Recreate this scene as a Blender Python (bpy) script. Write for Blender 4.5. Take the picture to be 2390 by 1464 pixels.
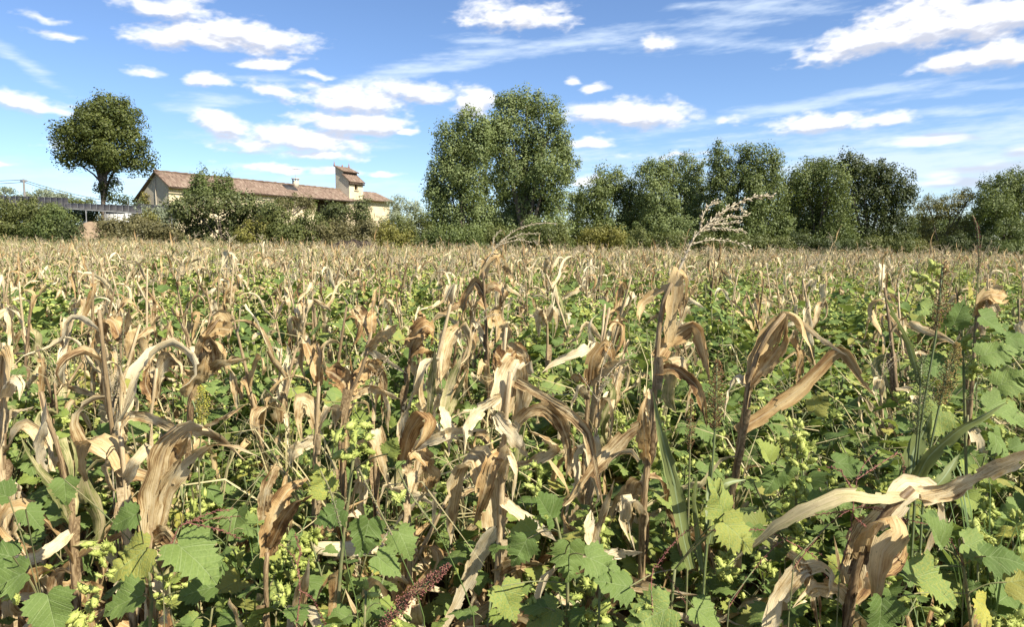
import bpy, math, random
import numpy as np
from mathutils import Matrix, Vector, Euler

for _o in list(bpy.data.objects):
    bpy.data.objects.remove(_o)
SC = bpy.context.scene
COL = SC.collection
R = math.radians

# ------------------------------------------------------------------ camera
EYE = 1.62
F_PX, CX, CY = 1739.0, 1195.0, 732.0          # focal length and centre in photo pixels
PITCH = math.atan((CY - 556.0) / F_PX)
cam_d = bpy.data.cameras.new("camera")
cam_d.sensor_width = 36.0
cam_d.lens = 36.0 * F_PX / 2390.0
cam_d.clip_start, cam_d.clip_end = 0.05, 5000.0
cam = bpy.data.objects.new("camera", cam_d)
cam.location = (0, 0, EYE)
cam.rotation_euler = (R(90) - PITCH, 0, 0)
COL.objects.link(cam)
SC.camera = cam
FWD = np.array([0, math.cos(PITCH), -math.sin(PITCH)])
UPV = np.array([0, math.sin(PITCH), math.cos(PITCH)])


def ray(px, py):
    return FWD + np.array([1., 0, 0]) * ((px - CX) / F_PX) + UPV * ((CY - py) / F_PX)


def P(px, py, d):
    """the point that lies d metres ahead (world Y = d) along the sight line of a photo pixel"""
    r = ray(px, py)
    return np.array([0, 0, EYE]) + r * (d / r[1])


def px_of(p):
    q = np.asarray(p) - np.array([0, 0, EYE])
    z = q @ FWD
    return CX + F_PX * q[0] / z, CY - F_PX * (q @ UPV) / z


# ------------------------------------------------------------------ sun, sky, exposure
SUN_BEARING, SUN_ELEV = 127.0, 45.0          # clockwise from the view direction
sun_d = bpy.data.lights.new("sun", 'SUN')
sun_d.energy = 5.0
sun_d.angle = R(0.53)
sun_d.color = (1.0, 0.945, 0.83)
sun = bpy.data.objects.new("sun", sun_d)
_sv = Vector((math.sin(R(SUN_BEARING)) * math.cos(R(SUN_ELEV)), math.cos(R(SUN_BEARING)) * math.cos(R(SUN_ELEV)), math.sin(R(SUN_ELEV))))
sun.rotation_euler = _sv.to_track_quat('Z', 'Y').to_euler()
COL.objects.link(sun)
SUNV = np.array(_sv)

SC.view_settings.view_transform = 'Standard'
SC.view_settings.look = 'None'
SC.view_settings.exposure = 1.1
SC.view_settings.gamma = 1.0
SC.view_settings.use_curve_mapping = False
SC.cycles.max_bounces = 6
SC.cycles.diffuse_bounces = 3
SC.cycles.glossy_bounces = 2
SC.cycles.transmission_bounces = 4
SC.cycles.transparent_max_bounces = 4
SC.cycles.caustics_reflective = False
SC.cycles.caustics_refractive = False

world = bpy.data.worlds.new("World")
SC.world = world
world.use_nodes = True
world.cycles.sampling_method = 'MANUAL'
world.cycles.sample_map_resolution = 256


def build_world():
    nt = world.node_tree
    nt.nodes.clear()
    N, L = nt.nodes, nt.links
    out = N.new('ShaderNodeOutputWorld')
    bg = N.new('ShaderNodeBackground')
    bg.inputs['Strength'].default_value = 0.0555
    L.new(bg.outputs[0], out.inputs[0])
    sky = N.new('ShaderNodeTexSky')
    sky.sky_type = 'NISHITA'
    sky.sun_disc = False
    sky.sun_elevation = R(SUN_ELEV)
    sky.sun_rotation = R(SUN_BEARING)
    sky.altitude = 100
    sky.air_density = 0.9
    sky.dust_density = 0.0
    sky.ozone_density = 5.0
    hs = N.new('ShaderNodeHueSaturation')
    hs.inputs['Saturation'].default_value = 0.98
    L.new(sky.outputs[0], hs.inputs['Color'])
    tint = N.new('ShaderNodeMix')
    tint.data_type = 'RGBA'
    tint.blend_type = 'MULTIPLY'
    tint.inputs[0].default_value = 1.0
    L.new(hs.outputs[0], tint.inputs[6])
    tint.inputs[7].default_value = (1.28, 1.33, 1.44, 1)
    L.new(tint.outputs[2], bg.inputs['Color'])


build_world()

# ------------------------------------------------------------------ terrain height
def gz(x, y):
    yy = min(max(y, 0.0), 95.0)
    xx = min(max(x, -75.0), 75.0)
    k = min(1.0, yy / 12.0)
    s = -0.0062 * yy - 0.00030 * xx * yy
    s += k * (0.05 * math.sin(xx * 0.35 + 1.3) * math.sin(yy * 0.22) + 0.03 * math.sin(xx * 0.9 + yy * 0.5))
    return s


# ------------------------------------------------------------------ mesh helpers
class Geo:
    """collects vertices, faces, uvs and per-face material slots; mesh() makes one mesh datablock of it"""

    def __init__(self):
        self.v, self.f, self.uv, self.m, self.n = [], [], [], [], 0

    def add(self, v, f, uv=None, mat=0):
        v = np.asarray(v, float)
        self.v.append(v)
        self.uv.append(np.zeros((len(v), 2)) if uv is None else np.asarray(uv, float))
        f = np.asarray(f, dtype=np.int64)
        self.f.append(f + self.n)
        self.m.append(np.full(len(f), mat, dtype=np.int32))
        self.n += len(v)
        return self

    def merge(self, other, M=None, mat=None):
        for v, uv, f, m in zip(other.v, other.uv, other.f, other.m):
            pass
        off = 0
        for v, uv, f, m in zip(other.v, other.uv, other.f, other.m):
            vv = v if M is None else v @ np.array(M.to_3x3()).T + np.array(M.translation)
            self.v.append(vv)
            self.uv.append(uv)
            self.f.append(f - off + self.n if False else f - off + self.n)
            self.m.append(m if mat is None else np.full(len(m), mat, dtype=np.int32))
            self.n += len(v)
            off += len(v)
        return self

    def mesh(self, name, mats, smooth=False):
        me = bpy.data.meshes.new(name)
        V = np.concatenate(self.v)
        UV = np.concatenate(self.uv)
        tot = [len(f) * f.shape[1] for f in self.f]
        loops = np.concatenate([f.ravel() for f in self.f])
        sizes = np.concatenate([np.full(len(f), f.shape[1], dtype=np.int32) for f in self.f])
        starts = np.concatenate([[0], np.cumsum(sizes)[:-1]]).astype(np.int32)
        me.vertices.add(len(V))
        me.vertices.foreach_set('co', V.astype(np.float32).ravel())
        me.loops.add(len(loops))
        me.loops.foreach_set('vertex_index', loops.astype(np.int32))
        me.polygons.add(len(sizes))
        me.polygons.foreach_set('loop_start', starts)
        me.polygons.foreach_set('loop_total', sizes)
        me.polygons.foreach_set('material_index', np.concatenate(self.m))
        if smooth:
            me.polygons.foreach_set('use_smooth', np.ones(len(sizes), dtype=bool))
        uvl = me.uv_layers.new(name='UVMap')
        uvl.data.foreach_set('uv', UV[loops].astype(np.float32).ravel())
        for m in (mats if isinstance(mats, (list, tuple)) else [mats]):
            me.materials.append(m)
        me.update(calc_edges=True)
        return me


def spline(pts, n, tight=0.0):
    """Catmull-Rom through pts, n samples evenly spaced along the arc"""
    p = np.asarray(pts, float)
    if len(p) == 2:
        t = np.linspace(0, 1, n)[:, None]
        return p[0] * (1 - t) + p[1] * t
    q = np.vstack([2 * p[0] - p[1], p, 2 * p[-1] - p[-2]])
    out = []
    for i in range(len(p) - 1):
        a, b, c, d = q[i], q[i + 1], q[i + 2], q[i + 3]
        for t in np.linspace(0, 1, 12, endpoint=False):
            out.append(0.5 * ((2 * b) + (-a + c) * t + (2 * a - 5 * b + 4 * c - d) * t * t + (-a + 3 * b - 3 * c + d) * t ** 3))
    out.append(p[-1])
    out = np.array(out)
    s = np.concatenate([[0], np.cumsum(np.linalg.norm(np.diff(out, axis=0), axis=1))])
    ss = np.linspace(0, s[-1], n)
    res = np.stack([np.interp(ss, s, out[:, k]) for k in range(3)], axis=1)
    if tight:                                 # pull the curve towards its corners
        sp = np.concatenate([[0], np.cumsum(np.linalg.norm(np.diff(p, axis=0), axis=1))])
        lin = np.stack([np.interp(ss / s[-1] * sp[-1], sp, p[:, k]) for k in range(3)], axis=1)
        res = res * (1 - tight) + lin * tight
    return res


def unit(v):
    return v / (np.linalg.norm(v, axis=-1, keepdims=True) + 1e-12)


def tangents(path):
    return unit(np.gradient(path, axis=0))


def ribbon(geo, path, width, side0, twist=0.0, curl=0.5, across=4, ripple=0.0, rng=None, mat=0):
    """a leaf blade: width (n) along path (n x 3); side0 is the width direction at the start; curl is the
    half arc of the cross section, ripple a crinkle of the margins"""
    path = np.asarray(path, float)
    n = len(path)
    T = tangents(path)
    width = np.broadcast_to(np.asarray(width, float), (n,))
    curl = np.broadcast_to(np.asarray(curl, float), (n,))
    twist = np.broadcast_to(np.asarray(twist, float), (n,)) if np.ndim(twist) else np.linspace(0, twist, n)
    B = np.zeros((n, 3))
    b = np.asarray(side0, float)
    for i in range(n):
        b = b - T[i] * (b @ T[i])
        b = b / (np.linalg.norm(b) + 1e-9)
        B[i] = b
    Nn = np.cross(T, B)
    c, s = np.cos(twist)[:, None], np.sin(twist)[:, None]
    B2, N2 = B * c + Nn * s, Nn * c - B * s
    t = np.linspace(-1, 1, across + 1)
    k = np.maximum(curl, 0.02)[:, None]
    bo = (width[:, None] / (2 * k)) * np.sin(k * t[None])
    no = (width[:, None] / (2 * k)) * (1 - np.cos(k * t[None]))
    if ripple and rng is not None:
        ph = rng.uniform(0, 6.28, 8)
        fr = rng.uniform(1.2, 4.0, 4)
        sl = np.linspace(0, 1, n)[:, None] * 6.28
        at_ = np.abs(t)[None]
        # ragged, unequal halves
        edge = 1 + 0.10 * np.sin(sl * fr[0] * 1.7 + ph[4]) * (t[None] > 0) + 0.10 * np.sin(sl * fr[1] * 2.1 + ph[5]) * (t[None] < 0) + 0.05 * np.sin(sl * 9.7 + ph[6]) * np.sign(t)[None]
        bo = bo * edge
        # waves of the margins and lengthwise pleats that come and go
        rp = np.where(t[None] > 0, np.sin(sl * fr[0] + ph[0]), np.sin(sl * fr[1] + ph[1])) * at_ ** 1.5
        rp = rp + 0.5 * np.sin(sl * 7.3 + 3 * t[None] + ph[2]) * at_ + 0.35 * np.sin(sl * 3.1 + 5 * t[None] + ph[7])
        no = no + ripple * width[:, None] * rp
        amp = 0.07 * (0.6 + 0.6 * np.sin(sl * fr[2] + ph[3]))
        no = no + amp * width[:, None] * np.cos(np.pi * np.arange(across + 1))[None]
    V = path[:, None, :] + B2[:, None, :] * bo[..., None] + N2[:, None, :] * no[..., None]
    V = V.reshape(-1, 3)
    u, v = np.meshgrid((t + 1) / 2, np.linspace(0, 1, n))
    uv = np.stack([u.ravel(), v.ravel()], axis=1)
    a = across + 1
    i, j = np.meshgrid(np.arange(n - 1), np.arange(across), indexing='ij')
    keep = np.ones((n - 1, across), dtype=bool)
    if ripple and rng is not None and across >= 6:
        for col, inner in ((0, 1), (across - 1, across - 2)):         # torn margins
            for _ in range(int(rng.integers(1, 4))):
                c0, ln_ = int(rng.integers(2, n - 2)), int(rng.integers(1, 4))
                keep[c0:c0 + ln_, col] = False
                if rng.random() < .35:
                    keep[c0:c0 + max(1, ln_ - 1), inner] = False
        if rng.random() < .45:                                        # blade split lengthwise towards the tip
            c0 = int(n * rng.uniform(.5, .8))
            keep[c0:, int(rng.integers(1, across - 1))] = False
    q = (i * a + j).ravel()[keep.ravel()]
    geo.add(V, np.stack([q, q + 1, q + a + 1, q + a], axis=1), uv, mat)
    return geo


def tube(geo, path, rad, sides=5, mat=0, cap=True):
    path = np.asarray(path, float)
    n = len(path)
    rad = np.broadcast_to(np.asarray(rad, float), (n,))
    T = tangents(path)
    ref = np.array([0.31, 0.95, 0.05]) if abs(T[0][1]) < 0.8 else np.array([1., 0, 0])
    b = ref
    V = []
    ang = np.linspace(0, 2 * np.pi, sides, endpoint=False)
    for i in range(n):
        b = b - T[i] * (b @ T[i])
        b = b / (np.linalg.norm(b) + 1e-9)
        c = np.cross(T[i], b)
        V.append(path[i] + rad[i] * (np.cos(ang)[:, None] * b + np.sin(ang)[:, None] * c))
    V = np.concatenate(V)
    i, j = np.meshgrid(np.arange(n - 1), np.arange(sides), indexing='ij')
    a = (i * sides + j).ravel()
    b2 = (i * sides + (j + 1) % sides).ravel()
    u = np.tile(np.arange(sides) / sides, n)
    vv = np.repeat(np.linspace(0, 1, n), sides)
    geo.add(V, np.stack([a, b2, b2 + sides, a + sides], axis=1), np.stack([u, vv], axis=1), mat)
    if cap:
        base = geo.n - n * sides
        top = base + (n - 1) * sides
        for k in range(1, sides - 1):
            geo.f.append(np.array([[top, top + k, top + k + 1]]))
            geo.m.append(np.array([mat], dtype=np.int32))
    return geo


def box(geo, lo, hi, mat=0, M=None):
    x0, y0, z0 = lo
    x1, y1, z1 = hi
    v = np.array([[x0, y0, z0], [x1, y0, z0], [x1, y1, z0], [x0, y1, z0], [x0, y0, z1], [x1, y0, z1], [x1, y1, z1], [x0, y1, z1]], float)
    if M is not None:
        v = v @ np.array(M.to_3x3()).T + np.array(M.translation)
    geo.add(v, [[0, 3, 2, 1], [4, 5, 6, 7], [0, 1, 5, 4], [1, 2, 6, 5], [2, 3, 7, 6], [3, 0, 4, 7]], None, mat)
    return geo


def link(name, me, parent=None, matrix=None):
    o = bpy.data.objects.new(name, me)
    COL.objects.link(o)
    if parent is not None:
        o.parent = parent
    if matrix is not None:
        if parent is None:
            o.matrix_world = matrix
        else:
            o.matrix_local = matrix
    return o


def tag(o, label=None, cat=None, group=None, kind=None):
    if label:
        o['label'] = label
    if cat:
        o['category'] = cat
    if group:
        o['group'] = group
    if kind:
        o['kind'] = kind
    return o


def thing(name, label, cat, loc=(0, 0, 0), rz=0.0, scale=1.0, group=None):
    o = bpy.data.objects.new(name, None)
    o.empty_display_size = 0.1
    o.location = loc
    o.rotation_euler = (0, 0, rz)
    o.scale = (scale,) * 3 if not isinstance(scale, tuple) else scale
    COL.objects.link(o)
    return tag(o, label, cat, group)


# ------------------------------------------------------------------ materials
class NT:
    def __init__(self, name):
        self.mat = bpy.data.materials.new(name)
        self.mat.use_nodes = True
        self.t = self.mat.node_tree
        self.t.nodes.clear()
        self.out = self.t.nodes.new('ShaderNodeOutputMaterial')

    def n(self, typ, **kw):
        nd = self.t.nodes.new(typ)
        for k, v in kw.items():
            setattr(nd, k, v)
        return nd

    def l(self, a, b):
        self.t.links.new(a, b)

    def set(self, sock, v):
        if isinstance(v, (int, float, tuple, list)):
            sock.default_value = v
        else:
            self.l(v, sock)

    def math(self, op, a, b=None, clamp=False):
        m = self.n('ShaderNodeMath', operation=op, use_clamp=clamp)
        self.set(m.inputs[0], a)
        if b is not None:
            self.set(m.inputs[1], b)
        return m.outputs[0]

    def mix(self, fac, a, b, blend='MIX'):
        m = self.n('ShaderNodeMix', data_type='RGBA', blend_type=blend)
        self.set(m.inputs[0], fac)
        for i, c in ((6, a), (7, b)):
            self.set(m.inputs[i], c if not isinstance(c, tuple) else (*c[:3], 1))
        return m.outputs[2]

    def noise(self, vec, scale, detail=3, rough=0.55, dim='3D'):
        t = self.n('ShaderNodeTexNoise', noise_dimensions=dim)
        t.inputs['Scale'].default_value = scale
        t.inputs['Detail'].default_value = detail
        t.inputs['Roughness'].default_value = rough
        if vec is not None:
            self.l(vec, t.inputs['Vector'])
        return t.outputs['Fac']

    def ramp(self, fac, stops):
        r = self.n('ShaderNodeValToRGB')
        e = r.color_ramp.elements
        while len(e) < len(stops):
            e.new(0.5)
        for x, (p, c) in zip(e, stops):
            x.position = p
            x.color = (*c, 1)
        self.l(fac, r.inputs[0])
        return r.outputs[0]

    def mapping(self, vec, scale=(1, 1, 1), loc=(0, 0, 0)):
        m = self.n('ShaderNodeMapping')
        m.inputs['Scale'].default_value = scale
        self.set(m.inputs['Location'], loc)
        self.l(vec, m.inputs['Vector'])
        return m.outputs[0]

    def smooth(self, v, lo, hi):
        mr = self.n('ShaderNodeMapRange', interpolation_type='SMOOTHSTEP')
        mr.inputs['From Min'].default_value = lo
        mr.inputs['From Max'].default_value = hi
        self.l(v, mr.inputs['Value'])
        return mr.outputs[0]

    def leaf(self, color, rough=0.6, spec=0.3, trans=0.3, tcol=None, bump=None, bump_s=0.3, bump_d=0.002):
        p = self.n('ShaderNodeBsdfPrincipled')
        self.set(p.inputs['Base Color'], color if not isinstance(color, tuple) else (*color, 1))
        p.inputs['Roughness'].default_value = rough
        p.inputs['Specular IOR Level'].default_value = spec
        if bump is not None:
            b = self.n('ShaderNodeBump')
            b.inputs['Strength'].default_value = bump_s
            b.inputs['Distance'].default_value = bump_d
            self.l(bump, b.inputs['Height'])
            self.l(b.outputs[0], p.inputs['Normal'])
        if trans <= 0:
            self.l(p.outputs[0], self.out.inputs[0])
            return self.mat
        tr = self.n('ShaderNodeBsdfTranslucent')
        tc = tcol if tcol is not None else color
        self.set(tr.inputs['Color'], tc if not isinstance(tc, tuple) else (*tc, 1))
        ms = self.n('ShaderNodeMixShader')
        ms.inputs[0].default_value = trans
        self.l(p.outputs[0], ms.inputs[1])
        self.l(tr.outputs[0], ms.inputs[2])
        self.l(ms.outputs[0], self.out.inputs[0])
        return self.mat


def m_dry(name, pal, seedoff=0.0, trans=0.32):
    """dry maize blade: long streaks along the blade, blotches, a pale midrib"""
    k = NT(name)
    uv = k.n('ShaderNodeUVMap').outputs[0]
    oi = k.n('ShaderNodeObjectInfo')
    rnd = oi.outputs['Random']
    cb = k.n('ShaderNodeCombineXYZ')
    k.l(k.math('MULTIPLY', rnd, 37.0), cb.inputs[0])
    k.l(k.math('MULTIPLY', rnd, 91.0), cb.inputs[1])
    streak = k.noise(k.mapping(uv, (26, 1.6, 1), cb.outputs[0]), 1.0, 3, 0.6, '2D')
    blotch = k.noise(k.mapping(uv, (1.6, 4.2, 1), cb.outputs[0]), 1.0, 4, 0.62, '2D')
    fac = k.math('ADD', k.math('MULTIPLY', k.math('SUBTRACT', streak, 0.5), 1.1), k.math('MULTIPLY', k.math('SUBTRACT', blotch, 0.5), 1.7))
    fac = k.math('ADD', fac, k.math('ADD', k.math('MULTIPLY', rnd, 0.66), 0.24))
    col = k.ramp(fac, pal)
    lines = k.smooth(k.noise(k.mapping(uv, (75, 1.2, 1), cb.outputs[0]), 1.0, 2, 0.5, '2D'), 0.54, 0.66)
    col = k.mix(k.math('MULTIPLY', lines, 0.36), col, (0.16, 0.09, 0.04))
    su = k.n('ShaderNodeSeparateXYZ')
    k.l(uv, su.inputs[0])
    mid = k.math('ABSOLUTE', k.math('SUBTRACT', su.outputs[0], 0.5))
    rib = k.math('SUBTRACT', 1.0, k.smooth(mid, 0.02, 0.075))
    col = k.mix(k.math('MULTIPLY', rib, 0.45), col, (0.62, 0.50, 0.30))
    spots = k.smooth(k.noise(k.mapping(uv, (9, 24, 1), cb.outputs[0]), 1.0, 4, 0.7, '2D'), 0.60, 0.72)
    col = k.mix(k.math('MULTIPLY', spots, 0.5), col, (0.14, 0.075, 0.035))
    return k.leaf(col, 0.62, 0.25, trans, bump=streak, bump_s=0.6, bump_d=0.004)


PAL_TAN = [(0.0, (0.13, 0.07, 0.028)), (0.18, (0.32, 0.20, 0.087)), (0.38, (0.54, 0.395, 0.195)), (0.6, (0.69, 0.555, 0.32)), (1.0, (0.80, 0.69, 0.46))]
PAL_ORANGE = [(0.0, (0.11, 0.055, 0.022)), (0.22, (0.27, 0.15, 0.058)), (0.48, (0.47, 0.305, 0.128)), (1.0, (0.69, 0.52, 0.265))]
PAL_GREENISH = [(0.0, (0.10, 0.115, 0.035)), (0.35, (0.20, 0.22, 0.07)), (0.6, (0.42, 0.38, 0.17)), (1.0, (0.60, 0.50, 0.28))]
M_DRY = m_dry('dry_maize_leaf', PAL_TAN)
M_DRYO = m_dry('dry_maize_leaf_orange', PAL_ORANGE)
M_DRYG = m_dry('half_green_maize_leaf', PAL_GREENISH, trans=0.3)


def m_stalk():
    k = NT('dry_maize_stalk')
    uv = k.n('ShaderNodeUVMap').outputs[0]
    rnd = k.n('ShaderNodeObjectInfo').outputs['Random']
    s = k.noise(k.mapping(uv, (7, 22, 1)), 1.0, 5, 0.7, '2D')
    col = k.ramp(k.math('ADD', s, k.math('MULTIPLY', k.math('SUBTRACT', rnd, 0.5), 0.4)),
                 [(0.25, (0.10, 0.062, 0.03)), (0.5, (0.28, 0.20, 0.105)), (0.75, (0.47, 0.37, 0.22))])
    return k.leaf(col, 0.6, 0.25, 0.0)


def m_blade(name, dark, light, trans=0.3, stripe=True):
    """long green blades (sorghum, grass)"""
    k = NT(name)
    uv = k.n('ShaderNodeUVMap').outputs[0]
    rnd = k.n('ShaderNodeObjectInfo').outputs['Random']
    s = k.noise(k.mapping(uv, (20, 1.5, 1)), 1.0, 2, 0.5, '2D')
    f = k.math('ADD', k.math('MULTIPLY', s, 0.7), k.math('MULTIPLY', rnd, 0.4))
    col = k.mix(f, dark, light)
    if stripe:
        su = k.n('ShaderNodeSeparateXYZ')
        k.l(uv, su.inputs[0])
        mid = k.math('ABSOLUTE', k.math('SUBTRACT', su.outputs[0], 0.5))
        col = k.mix(k.math('MULTIPLY', k.math('SUBTRACT', 1.0, k.smooth(mid, 0.02, 0.07)), 0.6), col, (0.32, 0.40, 0.22))
    return k.leaf(col, 0.5, 0.4, trans)


def m_weed_leaf(name, dark, light, veins=True, trans=0.28):
    """cocklebur blade; uv: u across (-.5..+.5 -> 0..1), v from the stalk to the tip"""
    k = NT(name)
    uv = k.n('ShaderNodeUVMap').outputs[0]
    oi = k.n('ShaderNodeObjectInfo')
    rnd = oi.outputs['Random']
    geo = k.n('ShaderNodeNewGeometry')
    pn = k.noise(k.n('ShaderNodeTexCoord').outputs['Object'], 23.0, 3, 0.6)
    f = k.math('ADD', k.math('MULTIPLY', k.math('SUBTRACT', pn, 0.5), 0.9), rnd)
    col = k.ramp(f, [(0.0, dark), (0.55, tuple(0.5 * (a + b) for a, b in zip(dark, light))), (0.85, light), (1.0, (light[0] * 1.5, light[1] * 1.15, light[2] * 0.95))])
    col = k.mix(k.math('MULTIPLY', k.smooth(k.math('FRACT', k.math('MULTIPLY', rnd, 7.31)), 0.90, 0.98), 0.6), col, (0.36, 0.30, 0.07))
    bump = None
    if veins:
        su = k.n('ShaderNodeSeparateXYZ')
        k.l(uv, su.inputs[0])
        x = k.math('ABSOLUTE', k.math('SUBTRACT', su.outputs[0], 0.5))
        y = su.outputs[1]
        mid = k.math('SUBTRACT', 1.0, k.smooth(x, 0.004, 0.016))
        # two strong side veins from the stalk, then lighter parallel ones up the midrib
        d1 = k.math('ABSOLUTE', k.math('SUBTRACT', k.math('MULTIPLY', x, 0.95), k.math('SUBTRACT', y, 0.10)))
        v1 = k.math('SUBTRACT', 1.0, k.smooth(d1, 0.004, 0.018))
        fr = k.math('FRACT', k.math('MULTIPLY', k.math('SUBTRACT', y, k.math('MULTIPLY', x, 0.8)), 6.5))
        d2 = k.math('ABSOLUTE', k.math('SUBTRACT', fr, 0.5))
        v2 = k.math('MULTIPLY', k.math('SUBTRACT', 1.0, k.smooth(d2, 0.03, 0.10)), 0.45)
        vein = k.math('MAXIMUM', k.math('MAXIMUM', mid, v1), v2)
        col = k.mix(k.math('MULTIPLY', vein, 0.5), col, (0.30, 0.36, 0.16))
        bump = k.math('SUBTRACT', pn, k.math('MULTIPLY', vein, 0.5))
    hole = k.smooth(k.noise(k.mapping(uv, (3, 3, 1)), 4.0, 3, 0.7), 0.66, 0.74)
    col = k.mix(k.math('MULTIPLY', hole, 0.55), col, (0.26, 0.20, 0.07))
    return k.leaf(col, 0.62, 0.16, trans, tcol=k.mix(0.5, col, (0.28, 0.34, 0.04)), bump=bump, bump_s=0.5, bump_d=0.004)


def m_plain(name, col, col2=None, rough=0.7, spec=0.2, trans=0.0, scale=12.0, coord='Object', rnd=0.3, bump_s=0.0, bump_d=0.02):
    k = NT(name)
    c = k.n('ShaderNodeTexCoord').outputs[coord]
    r = k.n('ShaderNodeObjectInfo').outputs['Random']
    nz = k.noise(c, scale, 4, 0.6)
    f = k.math('ADD', k.smooth(nz, 0.3, 0.7), k.math('MULTIPLY', k.math('SUBTRACT', r, 0.5), rnd), clamp=True)
    cc = k.mix(f, col, col2 or tuple(x * 1.5 for x in col))
    return k.leaf(cc, rough, spec, trans, bump=nz if bump_s else None, bump_s=bump_s, bump_d=bump_d)


M_STALK = m_stalk()
M_TASSEL = m_plain('dry_tassel', (0.34, 0.25, 0.14), (0.62, 0.54, 0.38), 0.7, 0.15, 0.15, 60)
M_TASSEL_PALE = m_plain('pale_tassel', (0.40, 0.32, 0.20), (0.62, 0.54, 0.39), 0.7, 0.15, 0.15, 60)
M_WEED = m_weed_leaf('cocklebur_leaf', (0.085, 0.132, 0.032), (0.175, 0.235, 0.064))
M_WEED_YOUNG = m_weed_leaf('young_cocklebur_leaf', (0.16, 0.21, 0.04), (0.26, 0.30, 0.07))
M_WSTEM = m_plain('weed_stem', (0.10, 0.13, 0.05), (0.22, 0.19, 0.09), 0.6, 0.2, 0.0, 20)
M_BUR = m_plain('bur', (0.23, 0.27, 0.055), (0.43, 0.46, 0.13), 0.6, 0.2, 0.12, 90, rnd=0.7)
M_SORGHUM = m_blade('sorghum_blade', (0.105, 0.135, 0.036), (0.235, 0.265, 0.09))
M_GRASS = m_blade('grass_blade', (0.075, 0.13, 0.030), (0.20, 0.27, 0.08), 0.35, False)
M_GRASSDRY = m_blade('dry_grass_blade', (0.33, 0.27, 0.11), (0.55, 0.47, 0.25), 0.3, False)
M_HEAD_BROWN = m_plain('brown_seed', (0.075, 0.035, 0.016), (0.26, 0.14, 0.055), 0.6, 0.25, 0.0, 80)
M_HEAD_GOLD = m_plain('golden_seed', (0.16, 0.10, 0.03), (0.38, 0.26, 0.08), 0.6, 0.25, 0.0, 80)
M_HEAD_GREEN = m_plain('green_seed', (0.06, 0.075, 0.03), (0.17, 0.19, 0.08), 0.6, 0.25, 0.0, 80)
M_HEAD_YELLOW = m_plain('yellow_seed', (0.30, 0.28, 0.04), (0.52, 0.46, 0.08), 0.6, 0.25, 0.0, 80)
M_HEAD_PURPLE = m_plain('purple_seed', (0.10, 0.03, 0.028), (0.28, 0.12, 0.085), 0.6, 0.25, 0.0, 80)
M_HEAD_GREY = m_plain('grey_seed', (0.14, 0.11, 0.07), (0.33, 0.28, 0.19), 0.7, 0.2, 0.0, 80)

RNG = np.random.default_rng(11)

# ------------------------------------------------------------------ ground
def m_ground():
    k = NT('ground_soil')
    geo = k.n('ShaderNodeNewGeometry')
    pos = geo.outputs['Position']
    a = k.noise(pos, 5.0, 8, 0.68)
    b = k.noise(pos, 0.6, 4, 0.6)
    soil = k.ramp(a, [(0.3, (0.035, 0.023, 0.014)), (0.5, (0.085, 0.055, 0.032)), (0.68, (0.17, 0.12, 0.07)), (0.8, (0.30, 0.22, 0.13))])
    grass = k.ramp(k.math('ADD', k.math('MULTIPLY', a, 0.6), k.math('MULTIPLY', b, 0.4)),
                   [(0.3, (0.05, 0.065, 0.02)), (0.5, (0.12, 0.13, 0.045)), (0.7, (0.26, 0.22, 0.09))])
    sx = k.n('ShaderNodeSeparateXYZ')
    k.l(pos, sx.inputs[0])
    edge = k.math('ADD', sx.outputs[1], k.math('MULTIPLY', b, 4.0))
    col = k.mix(k.smooth(edge, 56.0, 60.0), soil, grass)
    return k.leaf(col, 0.95, 0.05, 0.0, bump=a, bump_s=0.9, bump_d=0.05)


def build_ground():
    def axis(lim, near, step, grow):
        xs = [0.0]
        s = step
        while xs[-1] < lim:
            if xs[-1] > near:
                s *= grow
            xs.append(xs[-1] + s)
        return np.array(xs)
    ax = axis(1500, 12, 0.7, 1.18)
    xs = np.concatenate([-ax[:0:-1], ax])
    ys = np.concatenate([-axis(60, 8, 1.2, 1.3)[:0:-1], axis(2500, 14, 0.6, 1.12)])
    X, Y = np.meshgrid(xs, ys)
    Z = np.vectorize(gz)(X, Y)
    near = np.clip((40 - np.hypot(X, Y)) / 40, 0, 1)
    Z = Z + near * 0.02 * np.sin(X * 7.1 + 2 * np.sin(Y * 1.7))
    V = np.stack([X.ravel(), Y.ravel(), Z.ravel()], axis=1)
    nx, ny = len(xs), len(ys)
    i, j = np.meshgrid(np.arange(ny - 1), np.arange(nx - 1), indexing='ij')
    q = (i * nx + j).ravel()
    g = Geo().add(V, np.stack([q, q + 1, q + nx + 1, q + nx], axis=1))
    tag(link('ground', g.mesh('ground', m_ground(), True)), kind='structure')


build_ground()

# ------------------------------------------------------------------ clouds
_TAB = {}


def vnoise(x, y, seed):
    """smooth lattice noise, -1..1"""
    if seed not in _TAB:
        _TAB[seed] = np.random.default_rng(seed).uniform(-1, 1, (256, 256))
    tab = _TAB[seed]
    xi, yi = np.floor(x).astype(int), np.floor(y).astype(int)
    fx, fy = x - xi, y - yi
    fx, fy = fx * fx * fx * (fx * (fx * 6 - 15) + 10), fy * fy * fy * (fy * (fy * 6 - 15) + 10)
    g = lambda i, j: tab[i & 255, j & 255]
    return (g(xi, yi) * (1 - fx) + g(xi + 1, yi) * fx) * (1 - fy) + (g(xi, yi + 1) * (1 - fx) + g(xi + 1, yi + 1) * fx) * fy


def fbm(x, y, octs, seed, rough=0.5):
    a, s, t = 1.0, 0.0, 0.0
    for o in range(octs):
        s = s + a * vnoise(x * 2 ** o + 17.3 * o, y * 2 ** o + 5.1 * o, seed + o)
        t += a
        a *= rough
    return s / t


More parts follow.
